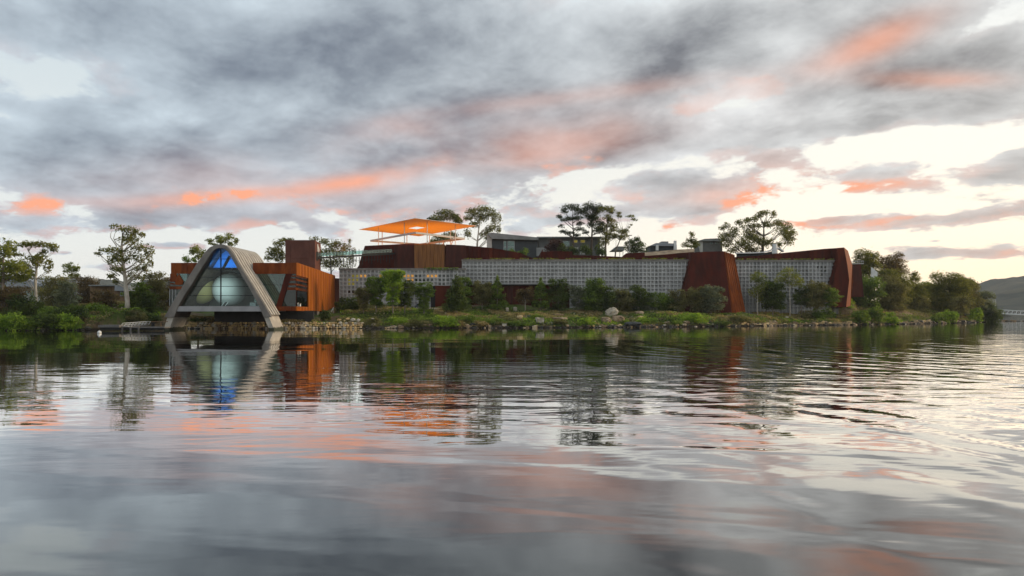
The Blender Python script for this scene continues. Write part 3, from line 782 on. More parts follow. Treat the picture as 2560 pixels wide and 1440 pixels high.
# ------------------------------------------------------------------ rusted lift tower with its white mark, and the sky bridge
def tower():
    YT = 150.0
    t = thing('lift_tower', 'dark rust brown square tower rising behind the orange wing', 'tower', P(755, 690, YT))
    zt = P(750, 600, YT).z; zb = 4.0
    x0, x1 = P(713, 0, YT).x, P(787.5, 0, YT).x
    x2, y2 = (802 - 1280) / F * 155.5, 155.5
    obj('core', MB().prism([(x0 + .1, YT + .12, zb), (x1 - .1, YT + .12, zb), (x2 - .1, y2, zb), (x0 + .1, y2, zb)], (0, 0, zt - zb - 0.1)), 'rust_dark', t)
    cols = [713, 725.5, 773, 787.5]; rows = [[600, 634, 690], [600, 646, 690], [600, 631, 690]]
    for i in range(3):
        for j in range(2):
            a, b = cols[i] + 0.2, cols[i + 1] - 0.2; y0, y1 = rows[i][j] + 0.2, rows[i][j + 1] - 0.2
            obj('panel', MB().prism([P(a, y1, YT), P(b, y1, YT), P(b, y0, YT), P(a, y0, YT)], (0, 0.12 - 0.03 * ((i + j) % 2), 0)), 'rust_tower', t)
    def sp(s_, z): return Vector((x1 + (x2 - x1) * s_, YT + (y2 - YT) * s_, z))
    obj('side_panel', MB().prism([sp(0.02, zb), sp(1, zb), sp(1, zt - 0.4), sp(0.02, zt)], (-0.1, 0, 0)), 'rust_tower', t, label='lighter side face of the tower')
    mk = obj('white_mark', MB().prism([sp(.38, P(0, 608, YT).z), sp(.52, P(0, 608, YT).z), sp(.58, P(0, 628, YT).z), sp(.44, P(0, 626, YT).z)], (0.05, 0, 0))
             .prism([sp(.50, P(0, 612, YT).z), sp(.60, P(0, 613, YT).z), sp(.82, P(0, 625, YT).z), sp(.74, P(0, 626, YT).z)], (0.05, 0, 0)), 'white_paint', t, label='white slanted emblem on the tower side')
    obj('doorway', MB().prism([sp(.2, P(0, 650, YT).z), sp(.55, P(0, 650, YT).z), sp(.55, P(0, 626, YT).z), sp(.2, P(0, 628, YT).z)], (0.04, 0, 0)), 'dark_metal', t)
    b = thing('sky_bridge', 'thin dark footbridge with glass railing from tower to rusted roof block', 'bridge', P(790, 645, 153))
    A, B = P(789, 645.5, 153), P(985, 634, 167.4)
    obj('deck_beam', MB().bar(A, B, 1.2, 0.36), 'dark_metal', b)
    for k in range(25):
        c = A.lerp(B, (k + 0.5) / 25)
        obj('post', MB().bar(c + Vector((0, -0.65, 0)), c + Vector((0, -0.65, 1.25 + 0.25 * (k % 2))), 0.09), 'dark_metal', b)
        if k < 24:
            c2 = A.lerp(B, (k + 1.5) / 25); up = Vector((0, -0.65, 0.28)); u2 = Vector((0, -0.65, 1.1))
            obj('pane', MB().prism([c + up, c2 + up, c2 + u2, c + u2], (0, 0.03, 0)), 'glass_clear', b)
        obj('hanger', MB().bar(c + Vector((0, -0.3, -0.3)), c + Vector((0, -0.3, -1.5 - 0.35 * ((k * 7) % 3))), 0.12), 'dark_metal', b)
    obj('cable', MB().bar(A + Vector((0, -0.3, -1.2)), B + Vector((0, -0.3, -1.2)), 0.06), 'dark_metal', b)
tower()

# ------------------------------------------------------------------ concrete lattice walls
PITCH = 0.93
def block_mesh(name, closed, mat='block_concrete'):
    p, w, d, q = PITCH / 2 - 0.004, PITCH / 2 - 0.13, 0.50, PITCH / 2 - 0.145
    v = [(-p, 0, -p), (p, 0, -p), (p, 0, p), (-p, 0, p), (-w, 0, -w), (w, 0, -w), (w, 0, w), (-w, 0, w), (-q, d, -q), (q, d, -q), (q, d, q), (-q, d, q),
         (-p, d, -p), (p, d, -p), (p, d, p), (-p, d, p)]
    f = [(i, (i + 1) % 4, 4 + (i + 1) % 4, 4 + i) for i in range(4)] + [(4 + i, 4 + (i + 1) % 4, 8 + (i + 1) % 4, 8 + i) for i in range(4)]
    f += [((i + 1) % 4, i, 12 + i, 12 + (i + 1) % 4) for i in range(4)]
    if closed: f.append((8, 9, 10, 11))
    me = bpy.data.meshes.new(name); me.from_pydata(v, [], f); me.materials.append(MATS[mat])
    return me, v, f
BLK, BLKV, BLKF = block_mesh('block', True)
BLKO, _, BLKOF = block_mesh('open_block', False)
PANE = {}
def pane_mesh(mat):
    if mat not in PANE:
        q = PITCH / 2 - 0.17
        me = bpy.data.meshes.new('window_pane'); me.from_pydata([(-q, .38, -q), (q, .38, -q), (q, .38, q), (-q, .38, q), (-q, .41, -q), (q, .41, -q), (q, .41, q), (-q, .41, q)], [],
                                                                [(0, 1, 2, 3), (7, 6, 5, 4), (0, 4, 5, 1), (1, 5, 6, 2), (2, 6, 7, 3), (3, 7, 4, 0)])
        me.materials.append(MATS[mat]); PANE[mat] = me
    return PANE[mat]

def lattice(label, x0, x1, Y, ztop, zbot, skip=None, windows=None):
    t = thing('lattice_wall', label, 'wall', ((x0 + x1) / 2, Y, zbot), 'concrete lattice walls of the museum')
    nx, nz = int(round((x1 - x0) / PITCH)), int(math.ceil((ztop - zbot) / PITCH))
    cells = [(i, j) for j in range(nz) for i in range(nx) if not (skip and skip(x0 + (i + .5) * PITCH, ztop - (j + .5) * PITCH))]
    rest = MB(); windows = windows or {}
    for c, (i, j) in enumerate(cells):
        loc = Vector((x0 + (i + .5) * PITCH, Y, ztop - (j + .5) * PITCH))
        w = windows.get((i, j))
        if w or c < 300 - len(windows):
            link_mesh('block', BLKO if w else BLK, t, loc)
            if w: link_mesh('window_pane', pane_mesh(w), t, loc)
        else:
            b = len(rest.v)
            rest.v += [(p[0] + loc.x, p[1] + loc.y, p[2] + loc.z) for p in BLKV]
            rest.f += [tuple(k + b for k in f) for f in BLKF]
    if rest.v: obj('lower_blocks', rest, 'block_concrete', t, kind='stuff')
    obj('coping', MB().box(x0 - 0.1, x0 + nx * PITCH + 0.1, Y - 0.12, Y + 0.9, ztop + 0.005, ztop + 0.42), 'concrete', t)
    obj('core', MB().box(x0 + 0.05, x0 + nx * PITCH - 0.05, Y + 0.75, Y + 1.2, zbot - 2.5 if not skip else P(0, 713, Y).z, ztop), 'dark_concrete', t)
    return t
YL, YM, YR = 161.0, 165.0, 171.0
zl = P(0, 675, YL).z; zm = P(0, 653, YM).z; zr_ = P(0, 654, YR).z
win = {}
rr = random.Random(3)
for (i, j) in ((3, 1), (4, 1), (2, 2), (3, 2), (4, 2), (2, 3), (3, 3)): win[(i, j)] = 'lit_yellow'
for (i, j) in ((5, 1), (6, 1), (10, 1), (16, 1), (17, 1), (18, 1), (17, 2), (18, 2), (15, 3), (22, 1), (23, 1), (24, 1)): win[(i, j)] = 'lit_warm'
for (i, j) in ((19, 1), (20, 1), (19, 2), (20, 2), (21, 2), (22, 2), (23, 2), (25, 2), (26, 2), (27, 2), (25, 1), (26, 1), (27, 1), (25, 3), (26, 3), (2, 5), (3, 5)): win[(i, j)] = 'glass_dark'
lattice('lower concrete lattice wall with a few lit cells, right of the orange wing', P(848, 0, YL).x, P(1162, 0, YL).x, YL, zl, 3.2, windows=win)
lattice('longest concrete lattice wall, left of the rust buttress', P(1155, 0, YM).x, P(1726, 0, YM).x, YM, zm, 3.4,
        skip=lambda x, z: z < P(0, 713.5, YM).z and 1130 < 1280 + x / YM * F < 1427)
win2 = {(22, 1): 'glass_dark', (23, 1): 'glass_dark', (24, 1): 'glass_dark', (23, 2): 'glass_dark', (24, 2): 'glass_dark', (23, 3): 'glass_dark', (22, 5): 'glass_dark'}
lattice('short concrete lattice wall right of the rust buttress', P(1836, 0, YR).x, P(2100, 0, YR).x, YR, zr_, 3.6, windows=win2)

# ------------------------------------------------------------------ corten volumes of the museum
def museum_rust():
    Y1 = 166.5
    # stepped roof block under the canopy
    t = thing('rusted_roof_block', 'tall faceted rust block under the orange canopy', 'building', P(1040, 672, Y1))
    def facet(name, pts, Y, mat, dep=12.0): return obj(name, MB().prism([P(x, y, Y) for x, y in pts], (0, dep, 0)), mat, t)
    facet('left_facet', [(888, 676), (897, 664), (901, 648), (912, 614.5), (985, 611), (1035, 608), (1041, 676)], Y1 + 1.5, 'rust_dark', 10)
    facet('upper_band', [(911, 634), (914, 617), (985, 613), (985, 631)], Y1 + 1.35, 'rust', 0.12)
    facet('lower_sheet', [(905, 674), (909, 636), (985, 633), (985, 674)], Y1 + 1.36, 'rust', 0.11)
    xs = np.linspace(1036, 1111, 9); xt = np.linspace(1035, 1112, 9)
    for k in range(8):
        sl = 3.0
        obj('panel', MB().prism([P(xs[k] + .3, 676, Y1), P(xs[k + 1] - .3, 676, Y1), P(xt[k + 1] - .3 + sl * (k < 7), 608.5 + k * .35, Y1 + .6), P(xt[k] + .3 + sl * (k > 0), 608.2 + k * .35, Y1 + .6)], (0, 6, 0)), 'rust_gold', t)
    facet('dark_facet', [(1112, 676), (1156, 676), (1166, 649), (1164, 613), (1115, 611)], Y1 + 0.4, 'rust_dark', 8)
    xs = np.linspace(1165, 1231, 8)
    for k in range(7):
        facet('panel', [(xs[k] + .25, 655), (xs[k + 1] - .25, 655), (xs[k + 1] - .25, 613.5 + (k + 1) * .9), (xs[k] + .25, 613.5 + k * .9)], Y1 + 0.9 + .03 * (k % 2), 'rust', 6)
    obj('roof_deck', MB().prism([(P(912, 0, 168).x, 170.5, P(0, 613, 168).z - 0.6), (P(1200, 0, 168).x, 170.5, P(0, 615, 168).z - 0.6), (P(1200, 0, 168).x, 206, P(0, 615, 168).z - 0.6), (P(912, 0, 168).x - 2, 206, P(0, 613, 168).z - 0.6)], (0, 0, 0.3)), 'rust_dark', t)
    # low parapets above the long wall
    t2 = thing('rusted_parapet', 'low rust red parapet stepping along the top of the long lattice wall', 'wall', P(1400, 650, 167.5))
    def fac2(pts, Y, mat='rust', dep=0.6): obj('panel', MB().prism([P(x, y, Y) for x, y in pts], (0, dep, 0)), mat, t2)
    fac2([(1228, 655), (1228, 620), (1262, 625), (1300, 632), (1331, 645), (1331, 655)], 168.6)
    fac2([(1331.5, 655), (1331.5, 645), (1346, 641), (1357, 622), (1359, 655)], 169.4, 'rust_dark')
    fac2([(1352, 655), (1352, 630), (1385, 627.6), (1431, 628.8), (1431, 655)], 168.2)
    fac2([(1431.3, 655), (1431.3, 637.5), (1480, 639), (1546, 641.5), (1556, 642.5), (1556, 655)], 168.0)
    fac2([(1550, 655), (1556, 641), (1566, 633), (1612, 631.5), (1612, 655)], 167.6)
    fac2([(1612.3, 655), (1612.3, 639.5), (1660, 636.5), (1700, 632.5), (1735, 630), (1735, 655)], 167.5)
    obj('stone_slope', MB().prism([P(1612, 641, 168.4), P(1736, 631.5, 168.4), P(1736, 622, 175), P(1690, 624, 175), P(1612, 631, 175)], (0, 0.2, -0.3)), 'stone_brown', t2)
    # buttress between the two long walls
    YB = 160.5
    t3 = thing('rusted_buttress', 'tall leaning rust red buttress between two lattice walls', 'wall', P(1785, 768, YB))
    c = P(1809, 628, YB + 3.5); cb = P(1830, 784, YB)
    lf = [(1725, 650, YB + 3.2), (1728, 631.5, YB + 3.5), (1760, 629.5, YB + 3.5)]
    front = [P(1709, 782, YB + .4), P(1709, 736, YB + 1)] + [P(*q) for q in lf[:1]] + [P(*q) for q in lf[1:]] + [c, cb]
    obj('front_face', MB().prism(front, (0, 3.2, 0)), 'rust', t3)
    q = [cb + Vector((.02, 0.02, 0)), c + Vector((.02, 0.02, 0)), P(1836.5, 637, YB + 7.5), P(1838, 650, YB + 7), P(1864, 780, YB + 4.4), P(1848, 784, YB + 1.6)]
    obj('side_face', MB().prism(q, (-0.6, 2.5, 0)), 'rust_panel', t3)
    for k in range(6):
        s_ = (k + 0.4) / 6
        a = cb.lerp(P(1862, 780, YB + 4.4), s_); b = c.lerp(P(1836, 639, YB + 7.3), s_)
        obj('rib', MB().bar(a + Vector((0.05, -0.12, 0)), b + Vector((0.05, -0.12, 0)), 0.20, 0.26), 'rust_panel', t3)
    # right hand block with its leaning end
    YC = 168.5
    t4 = thing('rusted_end_block', 'long rust block with leaning end wall, last part of the museum on the right', 'building', P(2000, 700, YC))
    band = [(1841, 653), (1841, 642), (1880, 641), (1940, 634), (2000, 628), (2060, 622), (2110, 619), (2110, 653)]
    xs = [1841, 1892, 1938, 1985, 2022, 2062, 2110]
    tx, ty = [b_[0] for b_ in band[1:7]], [b_[1] for b_ in band[1:7]]
    for k in range(6):
        a, b = xs[k] + .15, xs[k + 1] - .15
        obj('panel', MB().prism([P(a, 650.5, YC + 4), P(b, 650.5, YC + 4), P(b, float(np.interp(b, tx, ty)), YC + 4 + .03 * (k % 2)), P(a, float(np.interp(a, tx, ty)), YC + 4 + .03 * (k % 2))], (0, 4, 0)), 'rust', t4)
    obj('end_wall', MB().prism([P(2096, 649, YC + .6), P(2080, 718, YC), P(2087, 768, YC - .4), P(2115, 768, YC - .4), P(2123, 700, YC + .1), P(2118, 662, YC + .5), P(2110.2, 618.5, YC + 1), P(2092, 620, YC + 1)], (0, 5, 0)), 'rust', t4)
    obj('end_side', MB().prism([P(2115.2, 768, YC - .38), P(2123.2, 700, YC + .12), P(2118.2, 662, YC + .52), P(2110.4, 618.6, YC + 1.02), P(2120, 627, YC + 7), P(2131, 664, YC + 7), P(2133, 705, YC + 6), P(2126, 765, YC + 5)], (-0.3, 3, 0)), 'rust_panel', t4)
    obj('rear_wall', MB().prism([P(2128, 742, YC + 9), P(2160, 742, YC + 9), P(2152, 660, YC + 9), P(2128, 662, YC + 9)], (0, 3, 0)), 'rust_dark', t4)
    # entrance pieces at the foot of the long wall
    t5 = thing('rusted_doorway_wall', 'rust red wall set back below the left lattice wall', 'wall', P(1107, 768, 162))
    obj('sheet', MB().prism([P(1084, 770, 160.6), P(1127, 770, 160.6), P(1127, 714, 160.6), P(1084, 714, 160.6)], (0, 0.3, 0)), 'rust', t5)
    obj('dark_opening', MB().prism([P(1077, 770, 160.7), P(1088, 770, 160.5), P(1088, 714.5, 160.5), P(1077, 714.5, 160.7)], (0, 0.05, 0)), 'dark_metal', t5)
    t6 = thing('rusted_recess_wall', 'dark rust wall recessed under the long lattice wall', 'wall', P(1340, 766, 166))
    for a, b in ((1130, 1180), (1180, 1230), (1230, 1269), (1269, 1282), (1282, 1350), (1350, 1430)):
        obj('sheet', MB().prism([P(a + .2, 772, 166.5), P(b - .2, 772, 166.5), P(b - .2, 712, 166.5), P(a + .2, 712, 166.5)], (0, 0.3, 0)), 'rust_dark' if a == 1269 else 'rust', t6)
museum_rust()

# ------------------------------------------------------------------ lit canopy on the roof
def canopy():
    Z = H + 22.9
    def at(px, py): 
        Y = 22.9 * F / (HOR - py)
        return Vector(((px - 1280) / F * Y, Y, Z))
    near, left, far, right_ = at(1038, 545.5), at(897, 574), at(1047.5, 590.8), at(1192, 564.8)
    t = thing('light_canopy', 'flat square canopy glowing orange on slender posts above the roof', 'canopy', P(1042, 612, 186))
    cen = (near + left + far + right_) / 4
    outer = [near, left, far, right_]
    hole = [cen + (p - cen) * 0.15 for p in outer]
    mb = MB()
    for i in range(4):
        j = (i + 1) % 4
        a, b, c, d = outer[i], outer[j], hole[j], hole[i]
        up = Vector((0, 0, 0.10)); thin = Vector((0, 0, 0.06))
        k = len(mb.v); mb.v += [tuple(p) for p in (a, b, c, d, a + thin, b + thin, c + up, d + up)]
        mb.f += [(k, k + 1, k + 2, k + 3), (k + 4, k + 7, k + 6, k + 5), (k, k + 4, k + 5, k + 1), (k + 3, k + 2, k + 6, k + 7)]
    obj('canopy_plate', mb, 'canopy_white', t)
    Zr = H + 19.7
    def at2(px, py):
        Y = 19.7 * F / (HOR - py)
        return Vector(((px - 1280) / F * Y, Y, Zr))
    ring = [at2(1038, 582), at2(927, 602), at2(1050, 611), at2(1161, 596.5)]
    for i in range(4): obj('ring_beam', MB().bar(ring[i], ring[(i + 1) % 4], 0.38, 0.46), 'galv', t)
    zroof = P(0, 612, 168).z - 0.4
    for fr, (a, b) in ((.22, (0, 1)), (.78, (0, 1)), (.22, (0, 3)), (.78, (0, 3)), (.25, (1, 2)), (.75, (1, 2)), (.3, (3, 2)), (.75, (3, 2))):
        p = outer[a].lerp(outer[b], fr); p = cen + (p - cen) * 0.82
        obj('post', MB().tube([(p.x, p.y, zroof), (p.x, p.y, Z + 0.02)], 0.11, 8), 'white_paint', t)
    for k in range(3):
        p = ring[3].lerp(ring[2], 0.25 + .2 * k)
        obj('brace', MB().bar((p.x, p.y, Zr - 0.25), (p.x - 1.2, p.y, zroof), 0.22), 'white_paint', t)
    ld = bpy.data.lights.new('canopy_lamp', 'AREA'); ld.energy, ld.color, ld.size = 3700.0, (1.0, 0.235, 0.006), 32.0
    lo = bpy.data.objects.new('canopy_lamp', ld); COL.objects.link(lo); lo.parent = t
    lo.location = Vector((cen.x, cen.y, zroof + 0.3)) - ORG[t.name]; lo.rotation_euler = (R(180), 0, R(45))
canopy()
# ------------------------------------------------------------------ plants
def leaf_mesh(name, pos, size, rs, mat, up=0.35, flutter=1.0):
    """one mesh of many small leaf faces at pos (n,3)"""
    n = len(pos)
    nrm = rs.normal(size=(n, 3)); nrm[:, 2] += up * 2
    nrm /= np.linalg.norm(nrm, axis=1)[:, None] + 1e-9
    ref = rs.normal(size=(n, 3))
    a = np.cross(nrm, ref); a /= np.linalg.norm(a, axis=1)[:, None] + 1e-9
    b = np.cross(nrm, a)
    s = (size * rs.uniform(0.6, 1.4, n))[:, None]
    w = s * rs.uniform(0.35, 0.6, n)[:, None]
    v = np.stack([pos - a * s * 0.5, pos + b * w * 0.5, pos + a * s * 0.5, pos - b * w * 0.5], 1).reshape(-1, 3)
    me = bpy.data.meshes.new(name)
    me.vertices.add(4 * n); me.vertices.foreach_set('co', v.ravel())
    me.loops.add(4 * n); me.loops.foreach_set('vertex_index', np.arange(4 * n, dtype=np.int32))
    me.polygons.add(n); me.polygons.foreach_set('loop_start', np.arange(0, 4 * n, 4, dtype=np.int32))
    me.update(calc_edges=True)
    me.materials.append(MATS[mat])
    return me

def clump_points(rs, c, rx, ry, rz, n, sub, flat):
    """points gathered in lumps inside an ellipsoid; flat>0 empties its underside"""
    k = max(3, sub)
    d = rs.normal(size=(k, 3)); d /= np.linalg.norm(d, axis=1)[:, None]
    if flat: d[:, 2] = np.where(d[:, 2] < 0, d[:, 2] * (1 - 0.7 * flat), d[:, 2])
    cen = d * (rs.uniform(0.35, 1.0, (k, 1)) ** 0.6)
    idx = rs.randint(0, k, n)
    loc = cen[idx] * 0.78 + rs.normal(size=(n, 3)) * (0.66 / k ** 0.30) * np.array([1, 1, 0.7])
    r = np.linalg.norm(loc, axis=1); m = r > 1.12
    loc[m] *= (1.12 / r[m])[:, None] * rs.uniform(0.8, 1, m.sum())[:, None]
    st = rs.rand(n) < 0.10
    loc[st] *= rs.uniform(1.0, 1.32, st.sum())[:, None]
    return loc * np.array([rx, ry, rz]) + np.array(c)

def curve(a, b, bend, n=5):
    a, b = Vector(a), Vector(b)
    return [a.lerp(b, i / (n - 1)) + Vector(bend) * math.sin(math.pi * i / (n - 1)) for i in range(n)]

SEED = [100]
def tree(name, label, cat, base, Y, trunk, r0, clumps, leaf, bark, dens=20.0, lsize=0.42, flat=0.5, sub=9, group=None, deep=0.75, limbs=1, twigs=(), vs=1.5):
    """base (px,py) on the ground; trunk: px,py points upwards; clumps: (px,py,rx,ry) of the crown in photo pixels at depth Y"""
    SEED[0] += 1; rs = np.random.RandomState(SEED[0]); rr = random.Random(SEED[0])
    if Y < 172: Y = min(ground_Y(base[0], base[1], Y), 157.5 if 840 < base[0] < 1840 else (164.0 if 1840 <= base[0] < 2085 else 240))
    bp = P(base[0], base[1], Y)
    z0 = gz(bp.x, bp.y)
    bp.z = min(bp.z, z0)
    t = thing(name, label, cat, bp, group)
    pts = [bp - Vector((0, 0, 0.3))] + [P(x, y, Y) + Vector((0, rr.uniform(-.3, .3), 0)) for x, y in trunk]
    wood = MB()
    n = len(pts)
    if n > 1: wood.tube(pts, [r0 * (1 - 0.72 * k / max(1, n - 1)) for k in range(n)], 8)
    allp = []
    for (px, py, rx, ry) in clumps:
        wx, wz = S(rx, Y) * 1.08, S(ry, Y) * vs
        yo = rr.uniform(-1, 1) * deep * wx * 0.9
        c = P(px, py, Y); c.y += yo
        wy = max(wx * 0.8, min(wz, wx))
        area = wx * wz
        m = int(4.6 * dens * area * (1.0 + 0.22 * wy)) + 40
        allp.append(clump_points(rs, c, wx, wy, wz, m, int(sub * (0.6 + area / 14)), flat))
        if n > 1:
            fine_pts = [pts[k].lerp(pts[k + 1], f_) for k in range(max(0, n // 3 - 1), n - 1) for f_ in (0, .25, .5, .75)] + [pts[-1]]
            cand = [p for p in fine_pts if p.z < c.z + 0.1] or fine_pts[:1]
            q = min(cand, key=lambda p: abs((c.z - p.z) - 0.85 * math.hypot(c.x - p.x, c.y - p.y)))
            L_ = (c - q).length
            if L_ > 0.8:
                for _ in range(limbs):
                    e = c + Vector((rr.uniform(-.4, .4) * wx, rr.uniform(-.4, .4) * wy, rr.uniform(-.2, .3) * wz))
                    wood.tube(curve(q, e, (rr.uniform(-.1, .1) * L_, rr.uniform(-.1, .1) * L_, -0.06 * L_)), [r0 * .32, r0 * .25, r0 * .18, r0 * .12, r0 * .06], 5, False)
            for _ in range(2 + int(area / 6)):
                e = c + Vector((rr.uniform(-.85, .85) * wx, rr.uniform(-.8, .8) * wy, rr.uniform(-.1, .75) * wz))
                s_ = c + Vector((0, 0, -wz * .55))
                wood.tube(curve(s_, e, (0, 0, 0), 3), [r0 * .16, r0 * .11, r0 * .05], 4, False)
    for tw in twigs:
        q = [P(x, y, Y) for x, y in tw]
        wood.tube(q, [r0 * .22 * (1 - .8 * k / (len(q) - 1)) for k in range(len(q))], 5, False)
    if wood.v: obj('trunk', wood, bark, t, smooth=True)
    pos = np.concatenate(allp)
    g0 = np.array(ORG[t.name])
    keep = pos[:, 2] > ground(pos[:, 0], pos[:, 1]) - 0.05
    pos = pos[keep]
    me = leaf_mesh('crown', pos - g0, lsize, rs, leaf)
    link_mesh('crown', me, t, g0)
    return t

GB = 'tall gum trees'
# tall gums, left bank
tree('gum_tree', 'tall gum cut by the left edge of the photo, round crown', 'tree', (8, 790), 140, [(7, 730), (10, 680), (6, 640)], .38,
     [(4, 616, 22, 14), (18, 635, 10, 14), (-14, 640, 20, 20), (8, 668, 44, 16), (44, 672, 24, 14), (26, 690, 26, 12), (-20, 690, 30, 22), (60, 690, 16, 14)], 'leaf_gum_light', 'bark_grey', 26, .45, group=GB)
tree('gum_tree', 'slim gum with straight white trunk and flat topped crown on left bank', 'tree', (91, 776), 135, [(93, 762), (89, 740), (90, 700), (90, 672), (84, 650), (72, 628)], .34,
     [(64, 612, 20, 7), (88, 609, 24, 9), (116, 615, 24, 7), (134, 623, 9, 6), (44, 636, 15, 5), (94, 645, 11, 6), (70, 648, 22, 8), (108, 652, 16, 14), (62, 668, 22, 14), (120, 672, 9, 16), (78, 686, 12, 10), (56, 696, 14, 8), (104, 630, 14, 5)],
     'leaf_gum', 'bark_white', 24, .42, flat=.7, group=GB, limbs=2)
tree('gum_tree', 'small flat gum top showing between two left bank shrubs', 'tree', (182, 760), 150, [(181, 720), (179, 690)], .2,
     [(174, 667, 18, 7), (190, 672, 7, 4), (176, 682, 16, 9), (183, 690, 12, 6)], 'leaf_gum_light', 'bark_grey', 30, .42, group=GB)
tree('gum_tree', 'tallest gum on the left bank with thick pale trunk and bare side twigs', 'tree', (318, 776), 131, [(317, 755), (313, 720), (312, 695), (310, 670), (307, 645), (303, 615), (305, 590)], .50,
     [(318, 572, 26, 9), (346, 578, 10, 7), (355, 588, 7, 6), (328, 583, 20, 6), (330, 605, 26, 10), (352, 618, 22, 12), (372, 632, 11, 14), (376, 656, 6, 14), (272, 624, 26, 8), (250, 634, 9, 5), (292, 635, 16, 12),
      (285, 650, 15, 10), (318, 645, 20, 12), (300, 672, 16, 10), (340, 668, 16, 10), (362, 672, 10, 12), (284, 690, 12, 8), (334, 690, 18, 12), (292, 705, 9, 7), (350, 645, 16, 8)],
     'leaf_gum', 'bark_white', 20, .42, flat=.65, group=GB, limbs=2,
     twigs=[[(303, 618), (290, 608), (284, 596), (287, 584), (292, 576)], [(292, 616), (283, 603), (276, 593), (277, 583), (282, 575)], [(298, 688), (280, 674), (272, 660), (258, 652), (252, 640)], [(293, 690), (278, 680), (270, 678), (267, 668)], [(285, 600), (296, 596), (304, 592)]])
tree('gum_tree', 'gum crown rising just behind the top of the concrete arch', 'tree', (560, 720), 165, [(558, 660), (555, 625)], .3,
     [(545, 594, 8, 6), (570, 595, 16, 8), (590, 603, 7, 6), (524, 604, 10, 5), (560, 606, 14, 6), (578, 612, 9, 5), (535, 610, 10, 4)], 'leaf_gum_light', 'bark_grey', 34, .42, group=GB)
tree('gum_tree', 'small gum crown left of the arch top, above the left rust wing', 'tree', (495, 720), 160, [(496, 680), (495, 650)], .24,
     [(492, 626, 12, 9), (480, 630, 8, 6), (504, 634, 9, 9), (497, 641, 9, 6)], 'leaf_gum_light', 'bark_grey', 34, .42, group=GB)
tree('shrub_tree', 'round green treetop peeking over the left rust wing roof', 'tree', (470, 720), 158, [(469, 680)], .15,
     [(468, 650, 11, 8), (488, 651, 7, 6)], 'leaf_mid', 'bark_grey', 40, .4)
tree('gum_tree', 'spreading gum left of the rust lift tower', 'tree', (700, 720), 170, [(704, 680), (706, 640)], .3,
     [(716, 600, 14, 6), (700, 608, 14, 10), (676, 634, 14, 11), (694, 630, 14, 12), (706, 640, 8, 14), (668, 646, 8, 6), (690, 648, 10, 5)], 'leaf_gum', 'bark_grey', 32, .42, group=GB)
tree('gum_tree', 'wide gum right of the rust lift tower, behind the footbridge', 'tree', (830, 720), 185, [(828, 680), (826, 640)], .34,
     [(784, 597, 10, 6), (806, 604, 14, 7), (826, 610, 16, 9), (848, 608, 14, 7), (860, 618, 10, 8), (836, 625, 22, 8), (812, 630, 14, 9), (856, 640, 18, 12), (820, 655, 18, 14), (842, 662, 22, 10), (800, 648, 10, 16)], 'leaf_gum', 'bark_grey', 18, .44, group=GB)
tree('young_gum', 'thin wispy young gum beyond the middle of the footbridge', 'tree', (876, 720), 178, [(876, 690), (875, 640), (874, 602)], .14,
     [(875, 604, 5, 6), (871, 618, 7, 8), (880, 626, 8, 8), (872, 642, 11, 10), (880, 660, 12, 12), (866, 664, 8, 10)], 'leaf_gum', 'bark_grey', 16, .36)
# gums and pines on the plateau
tree('gum_tree', 'gum with dome crown behind the right part of the canopy', 'tree', (1110, 640), 225, [(1108, 615), (1112, 580)], .4,
     [(1092, 546, 18, 8), (1112, 540, 24, 10), (1134, 550, 16, 10), (1076, 549, 8, 4), (1146, 556, 10, 8), (1100, 596, 20, 7), (1126, 592, 18, 9), (1090, 605, 14, 6)], 'leaf_gum', 'bark_grey', 26, .5, group=GB)
tree('gum_tree', 'large round gum with many pale stems right of the canopy', 'tree', (1194, 640), 222, [(1193, 610), (1196, 580), (1200, 550)], .4,
     [(1198, 522, 22, 8), (1180, 532, 16, 10), (1222, 530, 16, 10), (1240, 550, 12, 14), (1206, 545, 20, 10), (1170, 545, 10, 8), (1190, 562, 14, 8), (1230, 570, 14, 10), (1168, 582, 10, 10), (1246, 572, 7, 9), (1214, 585, 14, 8), (1222, 596, 12, 6)],
     'leaf_gum', 'bark_white', 20, .48, group=GB, limbs=3)
tree('pine_tree', 'dark open pine left of the tree group on the hill', 'tree', (1432, 650), 214, [(1433, 610), (1434, 580), (1431, 550)], .38,
     [(1428, 522, 20, 8), (1412, 528, 10, 6), (1445, 530, 10, 7), (1398, 542, 8, 5), (1415, 548, 14, 5), (1440, 548, 16, 6), (1452, 560, 10, 5), (1404, 566, 8, 3), (1412, 578, 12, 4), (1448, 572, 14, 4), (1424, 585, 12, 4), (1446, 588, 10, 3)], 'leaf_pine', 'bark_dark', 34, .42, flat=.6, limbs=2)
tree('pine_tree', 'taller dark pine at the centre of the tree group on the hill', 'tree', (1478, 650), 215, [(1478, 615), (1480, 580), (1480, 545)], .45,
     [(1480, 517, 22, 9), (1462, 528, 12, 8), (1496, 526, 14, 10), (1470, 542, 16, 8), (1490, 545, 16, 9), (1478, 560, 14, 8), (1464, 580, 8, 5), (1494, 578, 12, 8), (1500, 560, 10, 10)], 'leaf_pine', 'bark_dark', 34, .42, flat=.5, limbs=2)
tree('gum_tree', 'broad yellow green gum on the right of the hilltop group', 'tree', (1514, 650), 213, [(1514, 615), (1516, 585), (1518, 555)], .4,
     [(1514, 526, 20, 7), (1530, 528, 9, 5), (1518, 545, 12, 6), (1528, 560, 14, 8), (1512, 572, 18, 10), (1536, 572, 10, 8), (1520, 590, 18, 10), (1508, 605, 14, 10), (1536, 592, 8, 6), (1525, 550, 8, 4)], 'leaf_gum', 'bark_grey', 26, .46, group=GB, limbs=2)
